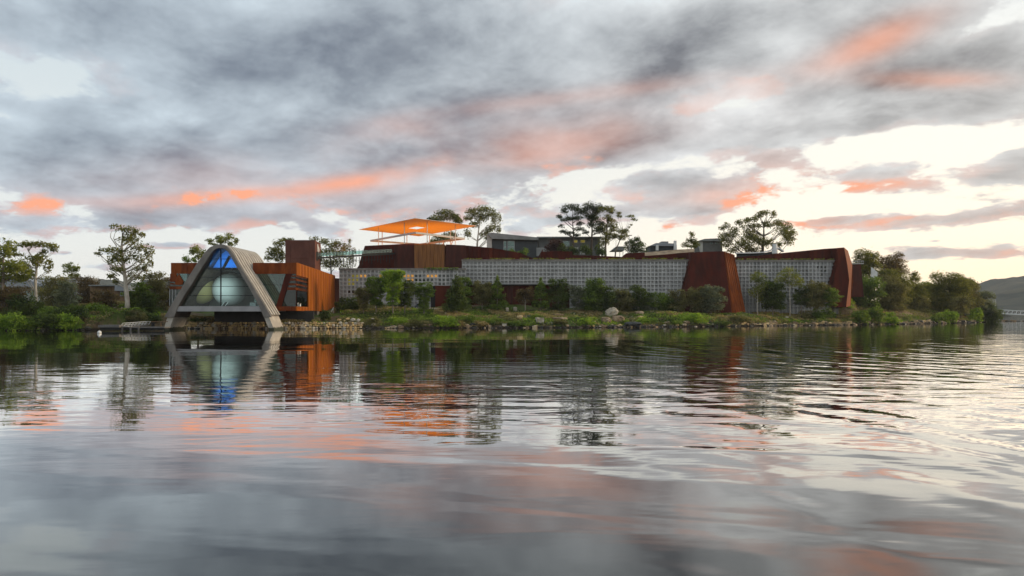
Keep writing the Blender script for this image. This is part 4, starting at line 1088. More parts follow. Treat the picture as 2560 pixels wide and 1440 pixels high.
tree('gum_tree', 'gum leaning right with a slanting bare stem beside the hilltop group', 'tree', (1536, 650), 211, [(1540, 625), (1550, 600), (1558, 585)], .26,
     [(1556, 578, 14, 8), (1562, 590, 10, 9), (1550, 594, 8, 6), (1546, 532, 7, 3), (1548, 541, 7, 4), (1574, 542, 10, 3), (1586, 549, 7, 3), (1578, 562, 2.5, 1.6), (1573, 568, 2.5, 1.6)], 'leaf_gum', 'bark_grey', 34, .4, flat=.7, group=GB,
     twigs=[[(1540, 620), (1540, 575), (1546, 545)], [(1558, 585), (1568, 560), (1570, 545)], [(1558, 585), (1574, 560), (1584, 550)]])
tree('shrub_tree', 'dark bushy tree under the lamp post right of the hilltop group', 'tree', (1590, 650), 205, [(1590, 630)], .2,
     [(1580, 606, 8, 8), (1592, 598, 6, 7), (1572, 615, 10, 9), (1596, 615, 14, 12), (1584, 628, 18, 10), (1606, 624, 12, 10)], 'leaf_dark', 'bark_dark', 36, .42)
tree('young_gum', 'young upright tree between the white and the grey hilltop buildings', 'tree', (1728, 635), 208, [(1728, 615), (1728, 595)], .16,
     [(1728, 588, 7, 6), (1722, 600, 8, 7), (1734, 602, 8, 8), (1716, 612, 12, 5), (1742, 612, 9, 8), (1728, 616, 12, 5)], 'leaf_gum', 'bark_grey', 30, .42)
tree('gum_tree', 'widest gum of the hilltop with layered umbrella crown behind the white cone', 'tree', (1905, 640), 212, [(1908, 615), (1909, 590), (1910, 562)], .55,
     [(1914, 534, 16, 6), (1934, 537, 8, 8), (1896, 540, 10, 7), (1868, 552, 10, 6), (1852, 556, 14, 6), (1884, 550, 10, 6), (1878, 566, 22, 7), (1816, 566, 9, 7), (1802, 571, 7, 4), (1836, 582, 16, 12), (1812, 592, 14, 10), (1820, 606, 14, 14),
      (1880, 585, 26, 12), (1915, 562, 14, 7), (1946, 560, 20, 7), (1968, 566, 12, 7), (1950, 582, 26, 10), (1982, 588, 16, 10), (1900, 606, 26, 14), (1860, 612, 22, 14), (1968, 602, 16, 9), (1946, 612, 12, 8), (1840, 625, 16, 8), (1890, 625, 22, 6)],
     'leaf_gum', 'bark_dark', 20, .48, flat=.6, group=GB, limbs=2)
tree('shrub_tree', 'dark maroon leaved bush before the grey hilltop house', 'tree', (1385, 650), 203, [(1385, 630)], .16, [(1385, 608, 15, 11), (1376, 620, 13, 10), (1396, 618, 14, 12), (1386, 630, 18, 8)], 'leaf_maroon', 'bark_dark', 40, .4)
for (a, lb) in ((1404, 'leafy bush at the right edge of the maroon bush'), (1432, 'dark bush under the left hilltop pine'), (1462, 'bushy shrub under the centre hilltop pine'), (1306, 'pale green bush at the foot of the dark hilltop house'), (1272, 'small bright bush under the dark house window'), (1500, 'dense dark shrub at the foot of the yellow green gum')):
    tree('bush', lb, 'bush', (a, 645), 203 if a > 1350 else 198, [], .1, [(a, 626 if a > 1350 else 632, 12, 11 if a > 1350 else 6), (a + 8, 632, 9, 8)], 'leaf_dark' if a > 1350 else 'leaf_mid', 'bark_dark', 38, .4)
# ------------------------------------------------------------------ shrubs in front of the walls
def shrub(name, label, px, top, bot, hw, Y, leaf, shape='dome', trunk=None, bark='bark_dark', dens=30, lsize=.36, group=None, cat='shrub', gap=0.0):
    rr = random.Random(int(px * 7 + top))
    if 172 <= Y: Y = ground_Y(px, bot, Y)
    cl = []; hgt = bot - top; n = max(3, int(hgt / max(7.0, hw * 0.42)))
    low = top + hgt * (1 - gap)
    for k in range(n + 1):
        s_ = k / n
        y = top + 4 + 0.6 * hgt / n + (low - top - 6 - 0.6 * hgt / n) * s_
        if shape == 'cone': w = hw * (0.20 + 0.80 * s_ ** 0.8)
        elif shape == 'column': w = hw * (0.55 + 0.45 * math.sin(math.pi * min(1, s_ + .25)))
        else: w = hw * (0.50 + 0.50 * math.sin(math.pi * (0.18 + 0.62 * s_)))
        m = 1 if w < 9 else (2 if w < 22 else 3)
        for q in range(m):
            off = 0 if m == 1 else (q / (m - 1) - .5) * 2 * w * 0.55
            rw = w / (1.0 if m == 1 else 1.45)
            cl.append((px + off + rr.uniform(-.2, .2) * w, y + rr.uniform(-3, 3), rw * rr.uniform(.85, 1.15), max(5, hgt / n * rr.uniform(.6, .85))))
    tr = trunk if trunk is not None else [(px, bot - 3), (px + rr.uniform(-2, 2), (top + bot) / 2)]
    return tree(name, label, cat, (px, bot), Y, tr, .09 + .0012 * hgt, cl, leaf, bark, dens, lsize, flat=.25, sub=7, group=group, deep=.5, vs=1.2)

SG = 'shrubs and young trees along the lattice walls'
for a in (
    (872, 742, 778, 26, 156, 'leaf_dark', 'dome', 'low dark shrub at the foot of the wall right of the orange wing', .0),
    (908, 716, 786, 17, 153, 'leaf_olive', 'column', 'thin olive sapling first in the row right of the orange wing', .25),
    (940, 690, 786, 22, 152, 'leaf_mid', 'column', 'tall slim young tree left of the light green poplar', .25),
    (982, 670, 788, 24, 151, 'leaf_bright', 'column', 'tallest light green poplar before the lit lattice cells', .28),
    (1012, 702, 786, 22, 152, 'leaf_dark', 'column', 'dark young tree right of the light green poplar', .25),
    (1060, 702, 788, 19, 150, 'leaf_mid', 'column', 'olive green young tree left of the rust doorway wall', .2),
    (1141, 682, 786, 27, 149, 'leaf_dark', 'cone', 'broad dark conifer right of the rust doorway wall', .12),
    (1158, 688, 775, 18, 156, 'leaf_mid', 'dome', 'yellow green crown behind the broad dark conifer', .0),
    (1205, 700, 778, 22, 152, 'leaf_olive', 'dome', 'drooping olive tree between broad conifer and slim conifer', .25),
    (1243, 685, 776, 22, 153, 'leaf_mid', 'cone', 'pointed green conifer left of the rust recess', .0),
    (1313, 719, 770, 19, 154, 'leaf_brown', 'dome', 'small brownish tree with forked white stem before the rust recess', .30),
    (1351, 689, 770, 20, 155, 'leaf_mid', 'cone', 'slim conifer right of the small brownish tree', .0),
    (1396, 694, 770, 23, 154, 'leaf_dark', 'dome', 'dark rounded shrub at the right end of the rust recess', .0),
    (1445, 711, 772, 20, 153, 'leaf_silver', 'column', 'grey green shrub left of the biggest bright shrub', .0),
    (1486, 695, 776, 28, 152, 'leaf_mid', 'dome', 'biggest bright green shrub before the long lattice wall', .0),
    (1512, 716, 782, 22, 150, 'leaf_dark', 'dome', 'dark shrub above the pale boulder', .0),
    (1558, 720, 776, 28, 152, 'leaf_olive', 'dome', 'grey olive shrub right of the pale boulder', .0),
    (1596, 712, 776, 20, 153, 'leaf_dark', 'dome', 'pointed dark shrub third left of the rust buttress', .0),
    (1622, 742, 780, 22, 150, 'leaf_silver', 'dome', 'low silvery bush before the row left of the buttress', .0),
    (1646, 726, 776, 22, 152, 'leaf_mid', 'dome', 'mid green shrub second left of the rust buttress', .0),
    (1666, 740, 780, 20, 150, 'leaf_dark', 'dome', 'low dark bush in front of the shrub row near the buttress', .0),
    (1692, 722, 774, 22, 154, 'leaf_olive', 'dome', 'feathery olive shrub touching the left edge of the buttress', .0),
    (1745, 713, 774, 24, 153, 'leaf_olive', 'dome', 'left of two grey olive bushes before the rust buttress', .0),
    (1778, 709, 775, 25, 152, 'leaf_silver', 'dome', 'right of two grey olive bushes before the rust buttress', .0),
    (1932, 698, 768, 28, 158, 'leaf_dark', 'dome', 'dark bush between two white stemmed birches', .0),
    (2004, 718, 762, 17, 164, 'leaf_dark', 'dome', 'small dark bush right of the taller white stemmed birch', .0),
    (2040, 700, 790, 24, 160, 'leaf_olive', 'dome', 'leaning olive shrub before the right lattice wall', .25),
    (2074, 716, 768, 20, 163, 'leaf_mid', 'dome', 'bushy green shrub at the right corner of the lattice wall', .15),
):
    px, top, bot, hw, Y, lf, shp, lab, gap = a
    shrub('shrub_tree' if bot - top > 60 else 'shrub', lab, px, top, bot, hw, Y, lf, shp, group=SG, gap=gap, dens=46, bark='bark_white' if px == 1313 else 'bark_grey',
          trunk=[(1313, 752), (1310, 740), (1306, 728)] if px == 1313 else None)
BG = 'white stemmed birches before the right wall'
tree('birch_tree', 'left white stemmed birch, shorter of the two, before right lattice wall', 'tree', (1894, 782), 156, [(1894, 765), (1894, 735), (1893, 705)], .15,
     [(1893, 688, 13, 9), (1884, 700, 13, 10), (1903, 702, 14, 12), (1892, 718, 16, 12), (1882, 732, 11, 10), (1906, 730, 14, 12), (1898, 746, 12, 9)], 'leaf_gum_light', 'bark_white', 24, .34, group=BG)
tree('birch_tree', 'right white stemmed birch, taller of the two, before right lattice wall', 'tree', (1975, 782), 155, [(1975, 765), (1975, 730), (1974, 695)], .16,
     [(1972, 674, 14, 8), (1958, 688, 15, 8), (1985, 690, 15, 11), (1948, 700, 11, 8), (1996, 706, 12, 12), (1968, 696, 14, 9), (2006, 718, 8, 10), (1978, 712, 12, 8)], 'leaf_gum_light', 'bark_white', 24, .34, group=BG)

# ------------------------------------------------------------------ headland thicket, right
HG = 'bushes of the right headland'
for a in (
    (2164, 622, 680, 32, 196, 'leaf_gum', 'dome', 'round topped tree highest right of the museum end wall', 'tree'),
    (2230, 634, 690, 30, 206, 'leaf_brown', 'dome', 'open sunlit tree with gaps right of the round topped tree', 'tree'),
    (2148, 666, 760, 30, 180, 'leaf_mid', 'dome', 'green bush leaning on the museum end wall', 'bush'),
    (2172, 690, 775, 30, 176, 'leaf_mid', 'column', 'tall upright bush second right of the end wall', 'bush'),
    (2140, 712, 765, 16, 174, 'leaf_dark', 'dome', 'dark shrub in the corner right of the rust end wall', 'bush'),
    (2228, 672, 750, 40, 192, 'leaf_gum', 'dome', 'broad bush behind the grey drooping one', 'bush'),
    (2226, 688, 775, 30, 184, 'leaf_olive', 'dome', 'grey drooping bush at the middle of the headland', 'bush'),
    (2288, 672, 745, 28, 200, 'leaf_gum', 'cone', 'pointed bush between two rounded headland bushes', 'bush'),
    (2278, 708, 765, 30, 190, 'leaf_dark', 'dome', 'dark bush at the foot of the pointed headland bush', 'bush'),
    (2318, 700, 765, 22, 200, 'leaf_mid', 'dome', 'mid green bush left of the largest headland bush', 'bush'),
    (2366, 680, 765, 46, 206, 'leaf_gum', 'dome', 'largest rounded bush on the headland skyline', 'bush'),
    (2410, 692, 778, 34, 210, 'leaf_olive', 'dome', 'olive bush right of the largest headland bush', 'bush'),
    (2432, 700, 770, 14, 214, 'leaf_brown', 'dome', 'sunlit brownish sapling at the right end of the skyline', 'bush'),
    (2456, 722, 790, 26, 214, 'leaf_silver', 'dome', 'pale grey green bush near the headland tip', 'bush'),
    (2472, 752, 806, 26, 214, 'leaf_dark', 'dome', 'dark round bush hanging over the headland tip', 'bush'),
    (2440, 768, 800, 16, 205, 'leaf_bright', 'dome', 'bright bush left of the dark tip bush', 'bush'),
    (2150, 772, 808, 20, 165, 'leaf_mid', 'dome', 'low shoreline bush below the corner of the museum', 'bush'),
    (2186, 764, 806, 22, 166, 'leaf_mid', 'dome', 'rounded shoreline bush second from the museum corner', 'bush'),
    (2226, 780, 808, 18, 170, 'leaf_bright', 'dome', 'bright green creeper bush below the grey drooping bush', 'bush'),
    (2374, 772, 806, 18, 186, 'leaf_bright', 'dome', 'bright green bush above the shore right of the bare slope', 'bush'),
    (2340, 782, 806, 12, 180, 'leaf_mid', 'dome', 'small green bush on the bare headland slope', 'bush'),
    (2060, 770, 800, 24, 154, 'leaf_mid', 'dome', 'low green bush on the slope below the lattice corner', 'bush'),
    (2110, 742, 765, 20, 165, 'leaf_bright', 'dome', 'yellow green shrub at the foot of the rust end wall', 'bush'),
    (2400, 735, 786, 20, 200, 'leaf_olive', 'dome', 'drab bush on the slope below the olive bush', 'bush'),
    (2300, 738, 780, 22, 188, 'leaf_olive', 'dome', 'dry looking bush on top of the bare headland slope', 'bush'),
    (2020, 775, 798, 18, 152, 'leaf_olive', 'dome', 'small drab bush right of the taller birch foot', 'bush'),
    (1845, 782, 806, 22, 146, 'leaf_olive', 'dome', 'low scrub below the foot of the buttress', 'bush'),
):
    px, top, bot, hw, Y, lf, shp, lab, ct = a
    shrub('bush' if ct == 'bush' else 'shrub_tree', lab, px, top, bot, hw, Y, lf, shp, group=HG, cat=ct, dens=26, lsize=.40)

# ------------------------------------------------------------------ thicket on the left bank
LG = 'bushes of the left bank'
for a in (
    (14, 712, 790, 44, 134, 'leaf_brown', 'dome', 'dark brownish bush at the left edge of the bank'),
    (60, 735, 795, 34, 130, 'leaf_dark', 'dome', 'dark bush left of the slim white gum'),
    (132, 690, 770, 34, 142, 'leaf_olive', 'dome', 'grey thicket right of the slim white gum trunk'),
    (168, 702, 775, 26, 138, 'leaf_silver', 'dome', 'silvery leafless looking bush left of the brown round bush'),
    (218, 690, 762, 32, 140, 'leaf_brown', 'dome', 'round brown bush before the brick cottage'),
    (262, 722, 770, 26, 146, 'leaf_brown', 'dome', 'low rusty bush right of the round brown bush'),
    (345, 705, 775, 26, 142, 'leaf_mid', 'dome', 'green bush behind the trunk of the tallest gum'),
    (385, 680, 775, 30, 140, 'leaf_olive', 'dome', 'tall open shrub left of the rust wing'),
    (412, 688, 770, 22, 150, 'leaf_brown', 'dome', 'brown twiggy shrub beside the rust wing corner'),
    (365, 725, 785, 26, 132, 'leaf_dark', 'dome', 'dark bush under the tall open shrub'),
    (20, 782, 824, 40, 121, 'leaf_bright', 'dome', 'bright low bush at the waterline, left edge'),
    (75, 790, 824, 30, 120, 'leaf_mid', 'dome', 'mid green waterline bush below the slim white gum'),
    (120, 782, 824, 32, 120, 'leaf_dark', 'dome', 'dark waterline bush right of the slim gum foot'),
    (165, 785, 824, 30, 120, 'leaf_bright', 'dome', 'bright waterline bush left of the pontoon'),
    (215, 790, 822, 28, 121, 'leaf_bright', 'dome', 'yellow green bush just left of the pontoon'),
    (185, 760, 800, 34, 126, 'leaf_dark', 'dome', 'dark shrub on mid bank above the bright waterline bush'),
    (245, 758, 800, 34, 127, 'leaf_mid', 'dome', 'leafy shrub on mid bank above the pontoon'),
    (250, 795, 820, 24, 122, 'leaf_mid', 'dome', 'bushy green clump right behind the pontoon'),
    (300, 772, 812, 28, 124, 'leaf_dark', 'dome', 'dark shrub between pontoon and tallest gum foot'),
    (338, 775, 812, 26, 124, 'leaf_olive', 'dome', 'olive shrub behind the white gangway rails'),
    (372, 780, 806, 26, 125, 'leaf_dark', 'dome', 'low dark shrub at the landward end of the gangway'),
    (130, 765, 795, 30, 125, 'leaf_mid', 'dome', 'rounded shrub mid bank below the grey thicket'),
    (40, 765, 800, 34, 125, 'leaf_dark', 'dome', 'shadowy shrub mid bank near the left edge'),
    (500, 790, 806, 20, 126, 'leaf_dark', 'dome', 'dark bush growing under the arch, behind its left leg'),
    (815, 772, 802, 12, 139, 'leaf_dark', 'dome', 'small bush between concrete pier and blue stair'),
):
    px, top, bot, hw, Y, lf, shp, lab = a
    shrub('bush', lab, px, top, bot, hw, Y, lf, shp, group=LG, cat='bush', dens=26, lsize=.36)

# ------------------------------------------------------------------ low plants and grass on the lawn
WG = 'low plants on the grassy shore'
for a in (
    (995, 790, 812, 24, 136, 'leaf_bright', 'bright low bush on the lawn below the poplar'), (1115, 786, 816, 26, 133, 'leaf_bright', 'bright round bush on the lawn below the broad conifer'),
    (1165, 784, 806, 22, 137, 'leaf_mid', 'leafy clump right of the bright round lawn bush'), (1210, 790, 812, 20, 134, 'leaf_mid', 'green clump above the grey slab rock'),
    (1200, 800, 818, 18, 131, 'leaf_dry', 'dry tan tussock by the water, left of the square block'), (1150, 800, 818, 10, 131, 'leaf_dry', 'small dry tussock with pale flower heads'),
    (1300, 800, 816, 22, 131, 'leaf_mid', 'mossy green mound left of the square pale block'), (1462, 790, 812, 16, 136, 'leaf_bright', 'spiky bright plant left of the pale boulder'),
    (1730, 780, 806, 34, 146, 'leaf_bright', 'bright grassy mound left below the rust buttress'), (1620, 792, 810, 24, 141, 'leaf_bright', 'low bright mat right of the pale boulder'),
    (1340, 782, 800, 16, 140, 'leaf_mid', 'small green tuft on the lawn above the square block'), (1560, 800, 812, 14, 139, 'leaf_mid', 'little green tuft behind the dark flat rock'),
    (1800, 800, 814, 22, 142, 'leaf_dark', 'dark low mat on the shore below the buttress'), (930, 790, 816, 18, 132, 'leaf_olive', 'drab tussock right of the sandstone rubble'),
    (1040, 796, 818, 20, 131, 'leaf_olive', 'drab low bush at the waterline below the olive tree'), (1245, 790, 808, 16, 135, 'leaf_mid', 'low leafy patch below the pointed conifer'),
    (1400, 796, 812, 14, 136, 'leaf_olive', 'brownish tuft behind the layered ledge rock'), (1690, 800, 812, 14, 143, 'leaf_mid', 'small tuft right of the orange block'),
):
    px, top, bot, hw, Y, lf, lab = a
    shrub('low_plant', lab, px, top, bot, hw, Y, lf, 'dome', trunk=[], group=WG, cat='plant', dens=34, lsize=.30)

def cover(name, n, seed, region, mats, size, label_kind='stuff', hmax=0.5, clump=True):
    """ground cover nobody could count: leaf faces scattered over the bank"""
    rs = np.random.RandomState(seed)
    for mat, frac, th in mats:
        m = int(n * frac)
        x = rs.uniform(region[0], region[1], m * 4); d = rs.uniform(region[2], region[3], m * 4) ** 1.0
        y = shore_y(x) + d
        f = lumps(x * 1.7 + th * 31, y * 1.7 - th * 17)
        sel = np.argsort(-f + rs.normal(size=len(f)) * 0.10)[:m]
        x, y = x[sel], y[sel]
        z = ground(x, y)
        ok = (z > 0.3) & (y < 159.5 + np.where(x > 60, 60, 0))
        px = 1280 + x / y * F
        ok &= ~((px > 400) & (px < 850) & (y > 112) & (d[sel] > 6))
        x, y, z = x[ok], y[ok], z[ok]
        pos = np.stack([x, y, z + rs.uniform(0.02, hmax, len(x))], 1)
        me = leaf_mesh(name, pos, size, rs, mat, up=0.1)
        o = link_mesh(name, me, None, (0, 0, 0)); o['kind'] = 'stuff'
        o['label'] = 'low %s growing over the river bank' % {'leaf_mid': 'green grass and weeds' if region[0] < 0 else 'green headland weeds', 'leaf_bright': 'bright green grass patches', 'leaf_dry': 'dry tan grass tufts' if region[0] < 0 else 'pale dry headland grass', 'leaf_dark': 'dark ground ivy', 'leaf_olive': 'drab olive weeds' if region[0] < 0 else 'sparse headland weeds', 'leaf_flower': 'pale flower heads'}[mat]
        o['category'] = 'grass'
cover('ground_cover', 300000, 11, (-105, 75, 0.6, 34), [('leaf_mid', .24, 1), ('leaf_bright', .08, 2), ('leaf_dry', .30, 3), ('leaf_olive', .28, 4), ('leaf_dark', .14, 5), ('leaf_flower', .004, 6)], .34)

cover('ground_cover', 70000, 12, (50, 165, 0.8, 28), [('leaf_dry', .62, 7), ('leaf_olive', .22, 8), ('leaf_mid', .16, 9)], .36)
def roof_grass(lab, a, b, Y, py, n, seed, mat):
    rs = np.random.RandomState(seed)
    p0, p1 = P(a, py, Y), P(b, py, Y)
    s_ = rs.rand(n)
    keep = (np.sin(s_ * 37 + seed) + np.sin(s_ * 91 + 2 * seed)) > -0.9
    s_ = s_[keep]
    pos = np.stack([p0.x + (p1.x - p0.x) * s_, Y + rs.uniform(0.0, 1.0, len(s_)), p0.z + rs.uniform(-.15, .45, len(s_))], 1)
    me = leaf_mesh('roof_grass', pos, .32, rs, mat, up=.0)
    o = link_mesh('roof_grass', me, None, (0, 0, 0)); o['kind'] = 'stuff'; o['label'] = lab; o['category'] = 'grass'
roof_grass('thin grass growing along the top of the long lattice wall', 1160, 1715, YM - .1, 649.5, 2600, 1, 'leaf_gum_light')
roof_grass('thin grass growing along the top of the right lattice wall', 1845, 2090, YR - .1, 650.5, 1600, 2, 'leaf_gum_light')
roof_grass('hanging green plants on top of the lower lattice wall', 1060, 1145, YL - .3, 673.5, 1500, 3, 'leaf_mid')

# ------------------------------------------------------------------ rocks
def rock_mesh(name, mat, seed, blocky=0.5, sub=2):
    import bmesh
    bm = bmesh.new()
    if blocky > 0.6:
        bmesh.ops.create_cube(bm, size=1.6)
        bmesh.ops.subdivide_edges(bm, edges=bm.edges[:], cuts=1, use_grid_fill=True)
    else:
        bmesh.ops.create_icosphere(bm, subdivisions=sub, radius=1.0)
    rs = random.Random(seed)
    for v in bm.verts:
        c = v.co
        if blocky <= 0.6:
            m = max(abs(c.x), abs(c.y), abs(c.z)); c *= (1 - blocky) + blocky / m * 0.85
        k = 1 + rs.uniform(-.20, .16)
        v.co = Vector((c.x * k, c.y * (1 + rs.uniform(-.15, .15)), c.z * (1 + rs.uniform(-.16, .16))))
    me = bpy.data.meshes.new(name); bm.to_mesh(me); bm.free()
    me.materials.append(MATS[mat])
    return me
STONES = {m: [rock_mesh('stone', m, 10 * i + j, .42 + .1 * (j % 5), 1) for j in range(6)] for i, m in enumerate(('stone', 'stone_pale', 'stone_brown', 'wet_rock', 'stone_dark'))}

def put_stone(parent, loc, sx, sy, sz, mat, rr, name='stone'):
    o = link_mesh(name, rr.choice(STONES[mat]), parent, loc)
    o.scale = (sx, sy, sz); o.rotation_euler = (rr.uniform(-.25, .25), rr.uniform(-.25, .25), rr.uniform(0, 6.28))
    return o

def revetment(label, a, b, rows, seed, y_off, size, mats):
    rr = random.Random(seed)
    xa, xb = (a - 1280) / F * float(shore_y((a - 1280) / F * 124)), (b - 1280) / F * float(shore_y((b - 1280) / F * 126))
    t = thing('stone_revetment', label, 'stone wall', ((xa + xb) / 2, float(shore_y((xa + xb) / 2)), 0))
    n = 0
    for r in range(rows):
        x = xa
        while x < xb and n < 300 and len(t.children) < 300:
            s_ = size * rr.uniform(.6, 1.3)
            y = float(shore_y(x)) + y_off + r * size * 1.0 + rr.uniform(-.15, .15)
            z = 0.18 + r * size * 0.92 + rr.uniform(-.06, .06)
            put_stone(t, (x, y, z), s_ * rr.uniform(.55, .8), s_ * .6, s_ * rr.uniform(.45, .6), rr.choice(mats), rr)
            x += s_ * 1.12; n += 1
    return t
revetment('sandstone rubble edging the water under the arch and orange wing', 462, 905, 3, 4, 0.0, .44, ['stone', 'stone', 'stone_pale', 'stone_brown', 'stone'])
def rubble(label, seed, spec):
    rr = random.Random(seed)
    for i, (px, py, w, h, mat, lab) in enumerate(spec):
        Y = 127 if px < 940 else 131
        b = P(px, py, Y)
        o = put_stone(None, (b.x, b.y, b.z), S(w, Y) / 2, S(w, Y) / 2.2, S(h, Y) / 2, mat, rr, 'rock')
        tag(o, lab, 'rock', label)
rubble('loose sandstone rocks right of the orange wing', 9, [
    (848, 800, 9, 6, 'stone', 'small tan rock alone above the rubble near the stair'), (862, 803, 12, 8, 'stone', 'tan rock leftmost of the raised pile right of the wing'), (869, 797, 11, 7, 'stone', 'yellow rock on top of the raised pile'),
    (882, 800, 15, 10, 'stone_pale', 'largest cream rock of the raised pile'), (896, 801, 11, 9, 'stone_pale', 'white rock at the right end of the raised pile'), (850, 812, 22, 9, 'stone_pale', 'wide cream block below the raised pile'),
    (880, 811, 12, 14, 'stone', 'upright ochre block under the white rock'), (893, 812, 10, 10, 'stone', 'orange ochre rock beside the upright block'), (908, 812, 18, 8, 'stone_pale', 'long pale rock ending the rubble line'),
    (934, 811, 14, 6, 'stone_pale', 'flat pale rock first beyond the rubble line'), (946, 815, 18, 4, 'stone', 'thin tan slab lying beyond the rubble line'), (932, 797, 12, 4, 'stone_pale', 'thin pale slab on the bank above the flat pale rock'),
])
def shore_edge(label, a, b, seed, n, mats):
    rr = random.Random(seed)
    t = thing('shore_rocks', label, 'rocks', ((a + b) / 2, float(shore_y((a + b) / 2)), 0))
    for k in range(n):
        x = a + (b - a) * (k + rr.random() * .8) / n
        s_ = rr.choice((.14, .18, .22, .26, .32, .46)) * (1.0 + .004 * max(0, x))
        off = rr.choice((-.1, .1, .4, .8, 1.3)); y = float(shore_y(x)) + off
        put_stone(t, (x, y, max(.02, gz(x, y)) + s_ * .05), s_ * 1.25, s_, s_ * .62, 'wet_rock' if off < .3 and rr.random() < .75 else rr.choice(mats), rr)
shore_edge('dark wet rocks along the waterline of the left bank', -100, -55, 21, 110, ['wet_rock', 'wet_rock', 'stone_brown'])
shore_edge('line of small tan rocks along the waterline below the lattice walls', -28, 44, 22, 240, ['stone_pale', 'stone', 'stone_brown', 'stone_brown', 'stone_brown', 'stone_dark', 'wet_rock'])
shore_edge('brown ledge rocks along the waterline below the buttress and headland', 44, 112, 23, 240, ['stone_brown', 'stone_brown', 'wet_rock', 'stone'])
shore_edge('dark rocks trailing into the water at the headland tip', 112, 178, 24, 120, ['wet_rock', 'stone_brown'])

def boulder(label, px, py, w, h, Y, mat, seed, blocky=.35, rot=0.0, tilt=0.0, name='boulder'):
    Y = ground_Y(px, py + h * .42, Y)
    b = P(px, py, Y)
    me = rock_mesh(name, mat, seed, blocky, 3)
    o = link_mesh(name, me, None, (b.x, b.y, b.z))
    o.scale = (S(w, Y) / 2, S(w, Y) / 2.3, S(h, Y) / 2); o.rotation_euler = (0, tilt, rot)
    return tag(o, label, 'boulder' if name == 'boulder' else 'rock')
boulder('big pale boulder leaning on the shore below the bright shrub', 1529, 781, 34, 24, 137, 'stone_pale', 51, .3, tilt=-.35)
boulder('brown cracked rock left under the pale boulder', 1515, 801, 26, 17, 136, 'stone_brown', 52, .5, name='rock')
boulder('brown cracked rock right under the pale boulder', 1546, 799, 32, 20, 136, 'stone_brown', 53, .4, name='rock')
boulder('pale square cut block standing at the water edge', 1349, 801, 23, 17, 131, 'stone_pale', 54, .8, rot=.15, name='rock')
boulder('orange square block at the shore right of the dark flat rock', 1631, 804, 15, 13, 139, 'stone', 55, .8, name='rock')
boulder('dark grey flat rock at the waterline right of the pale boulder', 1582, 810, 44, 11, 137, 'stone_dark', 56, .3, name='rock')
boulder('layered ledge rock, upper slab, mid lawn', 1395, 788, 30, 8, 138, 'stone_brown', 57, .5, name='rock')
boulder('layered ledge rock, lower slab, mid lawn', 1400, 797, 42, 9, 136, 'stone_brown', 58, .5, name='rock')
boulder('ochre rock on the lawn left of the square block', 1300, 793, 17, 10, 136, 'stone', 59, .4, name='rock')
boulder('dark grey rock in the grass behind the square block', 1325, 792, 15, 9, 138, 'stone_dark', 60, .4, name='rock')
boulder('brown rock on the slope right of the pale boulder', 1599, 783, 22, 12, 142, 'stone_brown', 61, .4, name='rock')
boulder('ochre rock under the brown slope rock', 1602, 793, 18, 7, 140, 'stone', 62, .5, name='rock')
boulder('grey standing stone left of the rust recess', 1268, 774, 9, 12, 146, 'stone_pale', 63, .5, name='rock')
boulder('grey standing stone below the small brownish tree', 1288, 773, 11, 12, 146, 'stone_pale', 64, .5, name='rock')
boulder('grey slab rock at the waterline below the conifers', 1183, 811, 16, 7, 131, 'stone_dark', 65, .4, name='rock')
boulder('pale block at the waterline left of the mossy mound', 1261, 812, 14, 7, 130, 'stone_pale', 66, .8, name='rock')
boulder('tan rock at the waterline right of the orange block', 1672, 808, 26, 9, 140, 'stone_brown', 67, .4, name='rock')
boulder('rounded pale rock alone on the shore below the taller birch', 1967, 795, 13, 8, 150, 'stone_pale', 68, .2, name='rock')
boulder('tan rock at the waterline left below the buttress', 1716, 806, 20, 9, 142, 'stone_brown', 69, .4, name='rock')
# low terrace wall of stacked stones below the olive tree
tw = thing('terrace_wall', 'low stacked sandstone terrace wall below the rust doorway wall', 'stone wall', P(1072, 780, 148))
rr_ = random.Random(77)
for k in range(34):
    px = 1036 + (k % 17) * 5.0; row = k // 17
    b = P(px, 776 - row * 4 + rr_.uniform(-.6, .6), 149 + row * .4)
    put_stone(tw, b, .28, .3, .20, rr_.choice(['stone', 'stone_brown', 'stone_pale']), rr_)
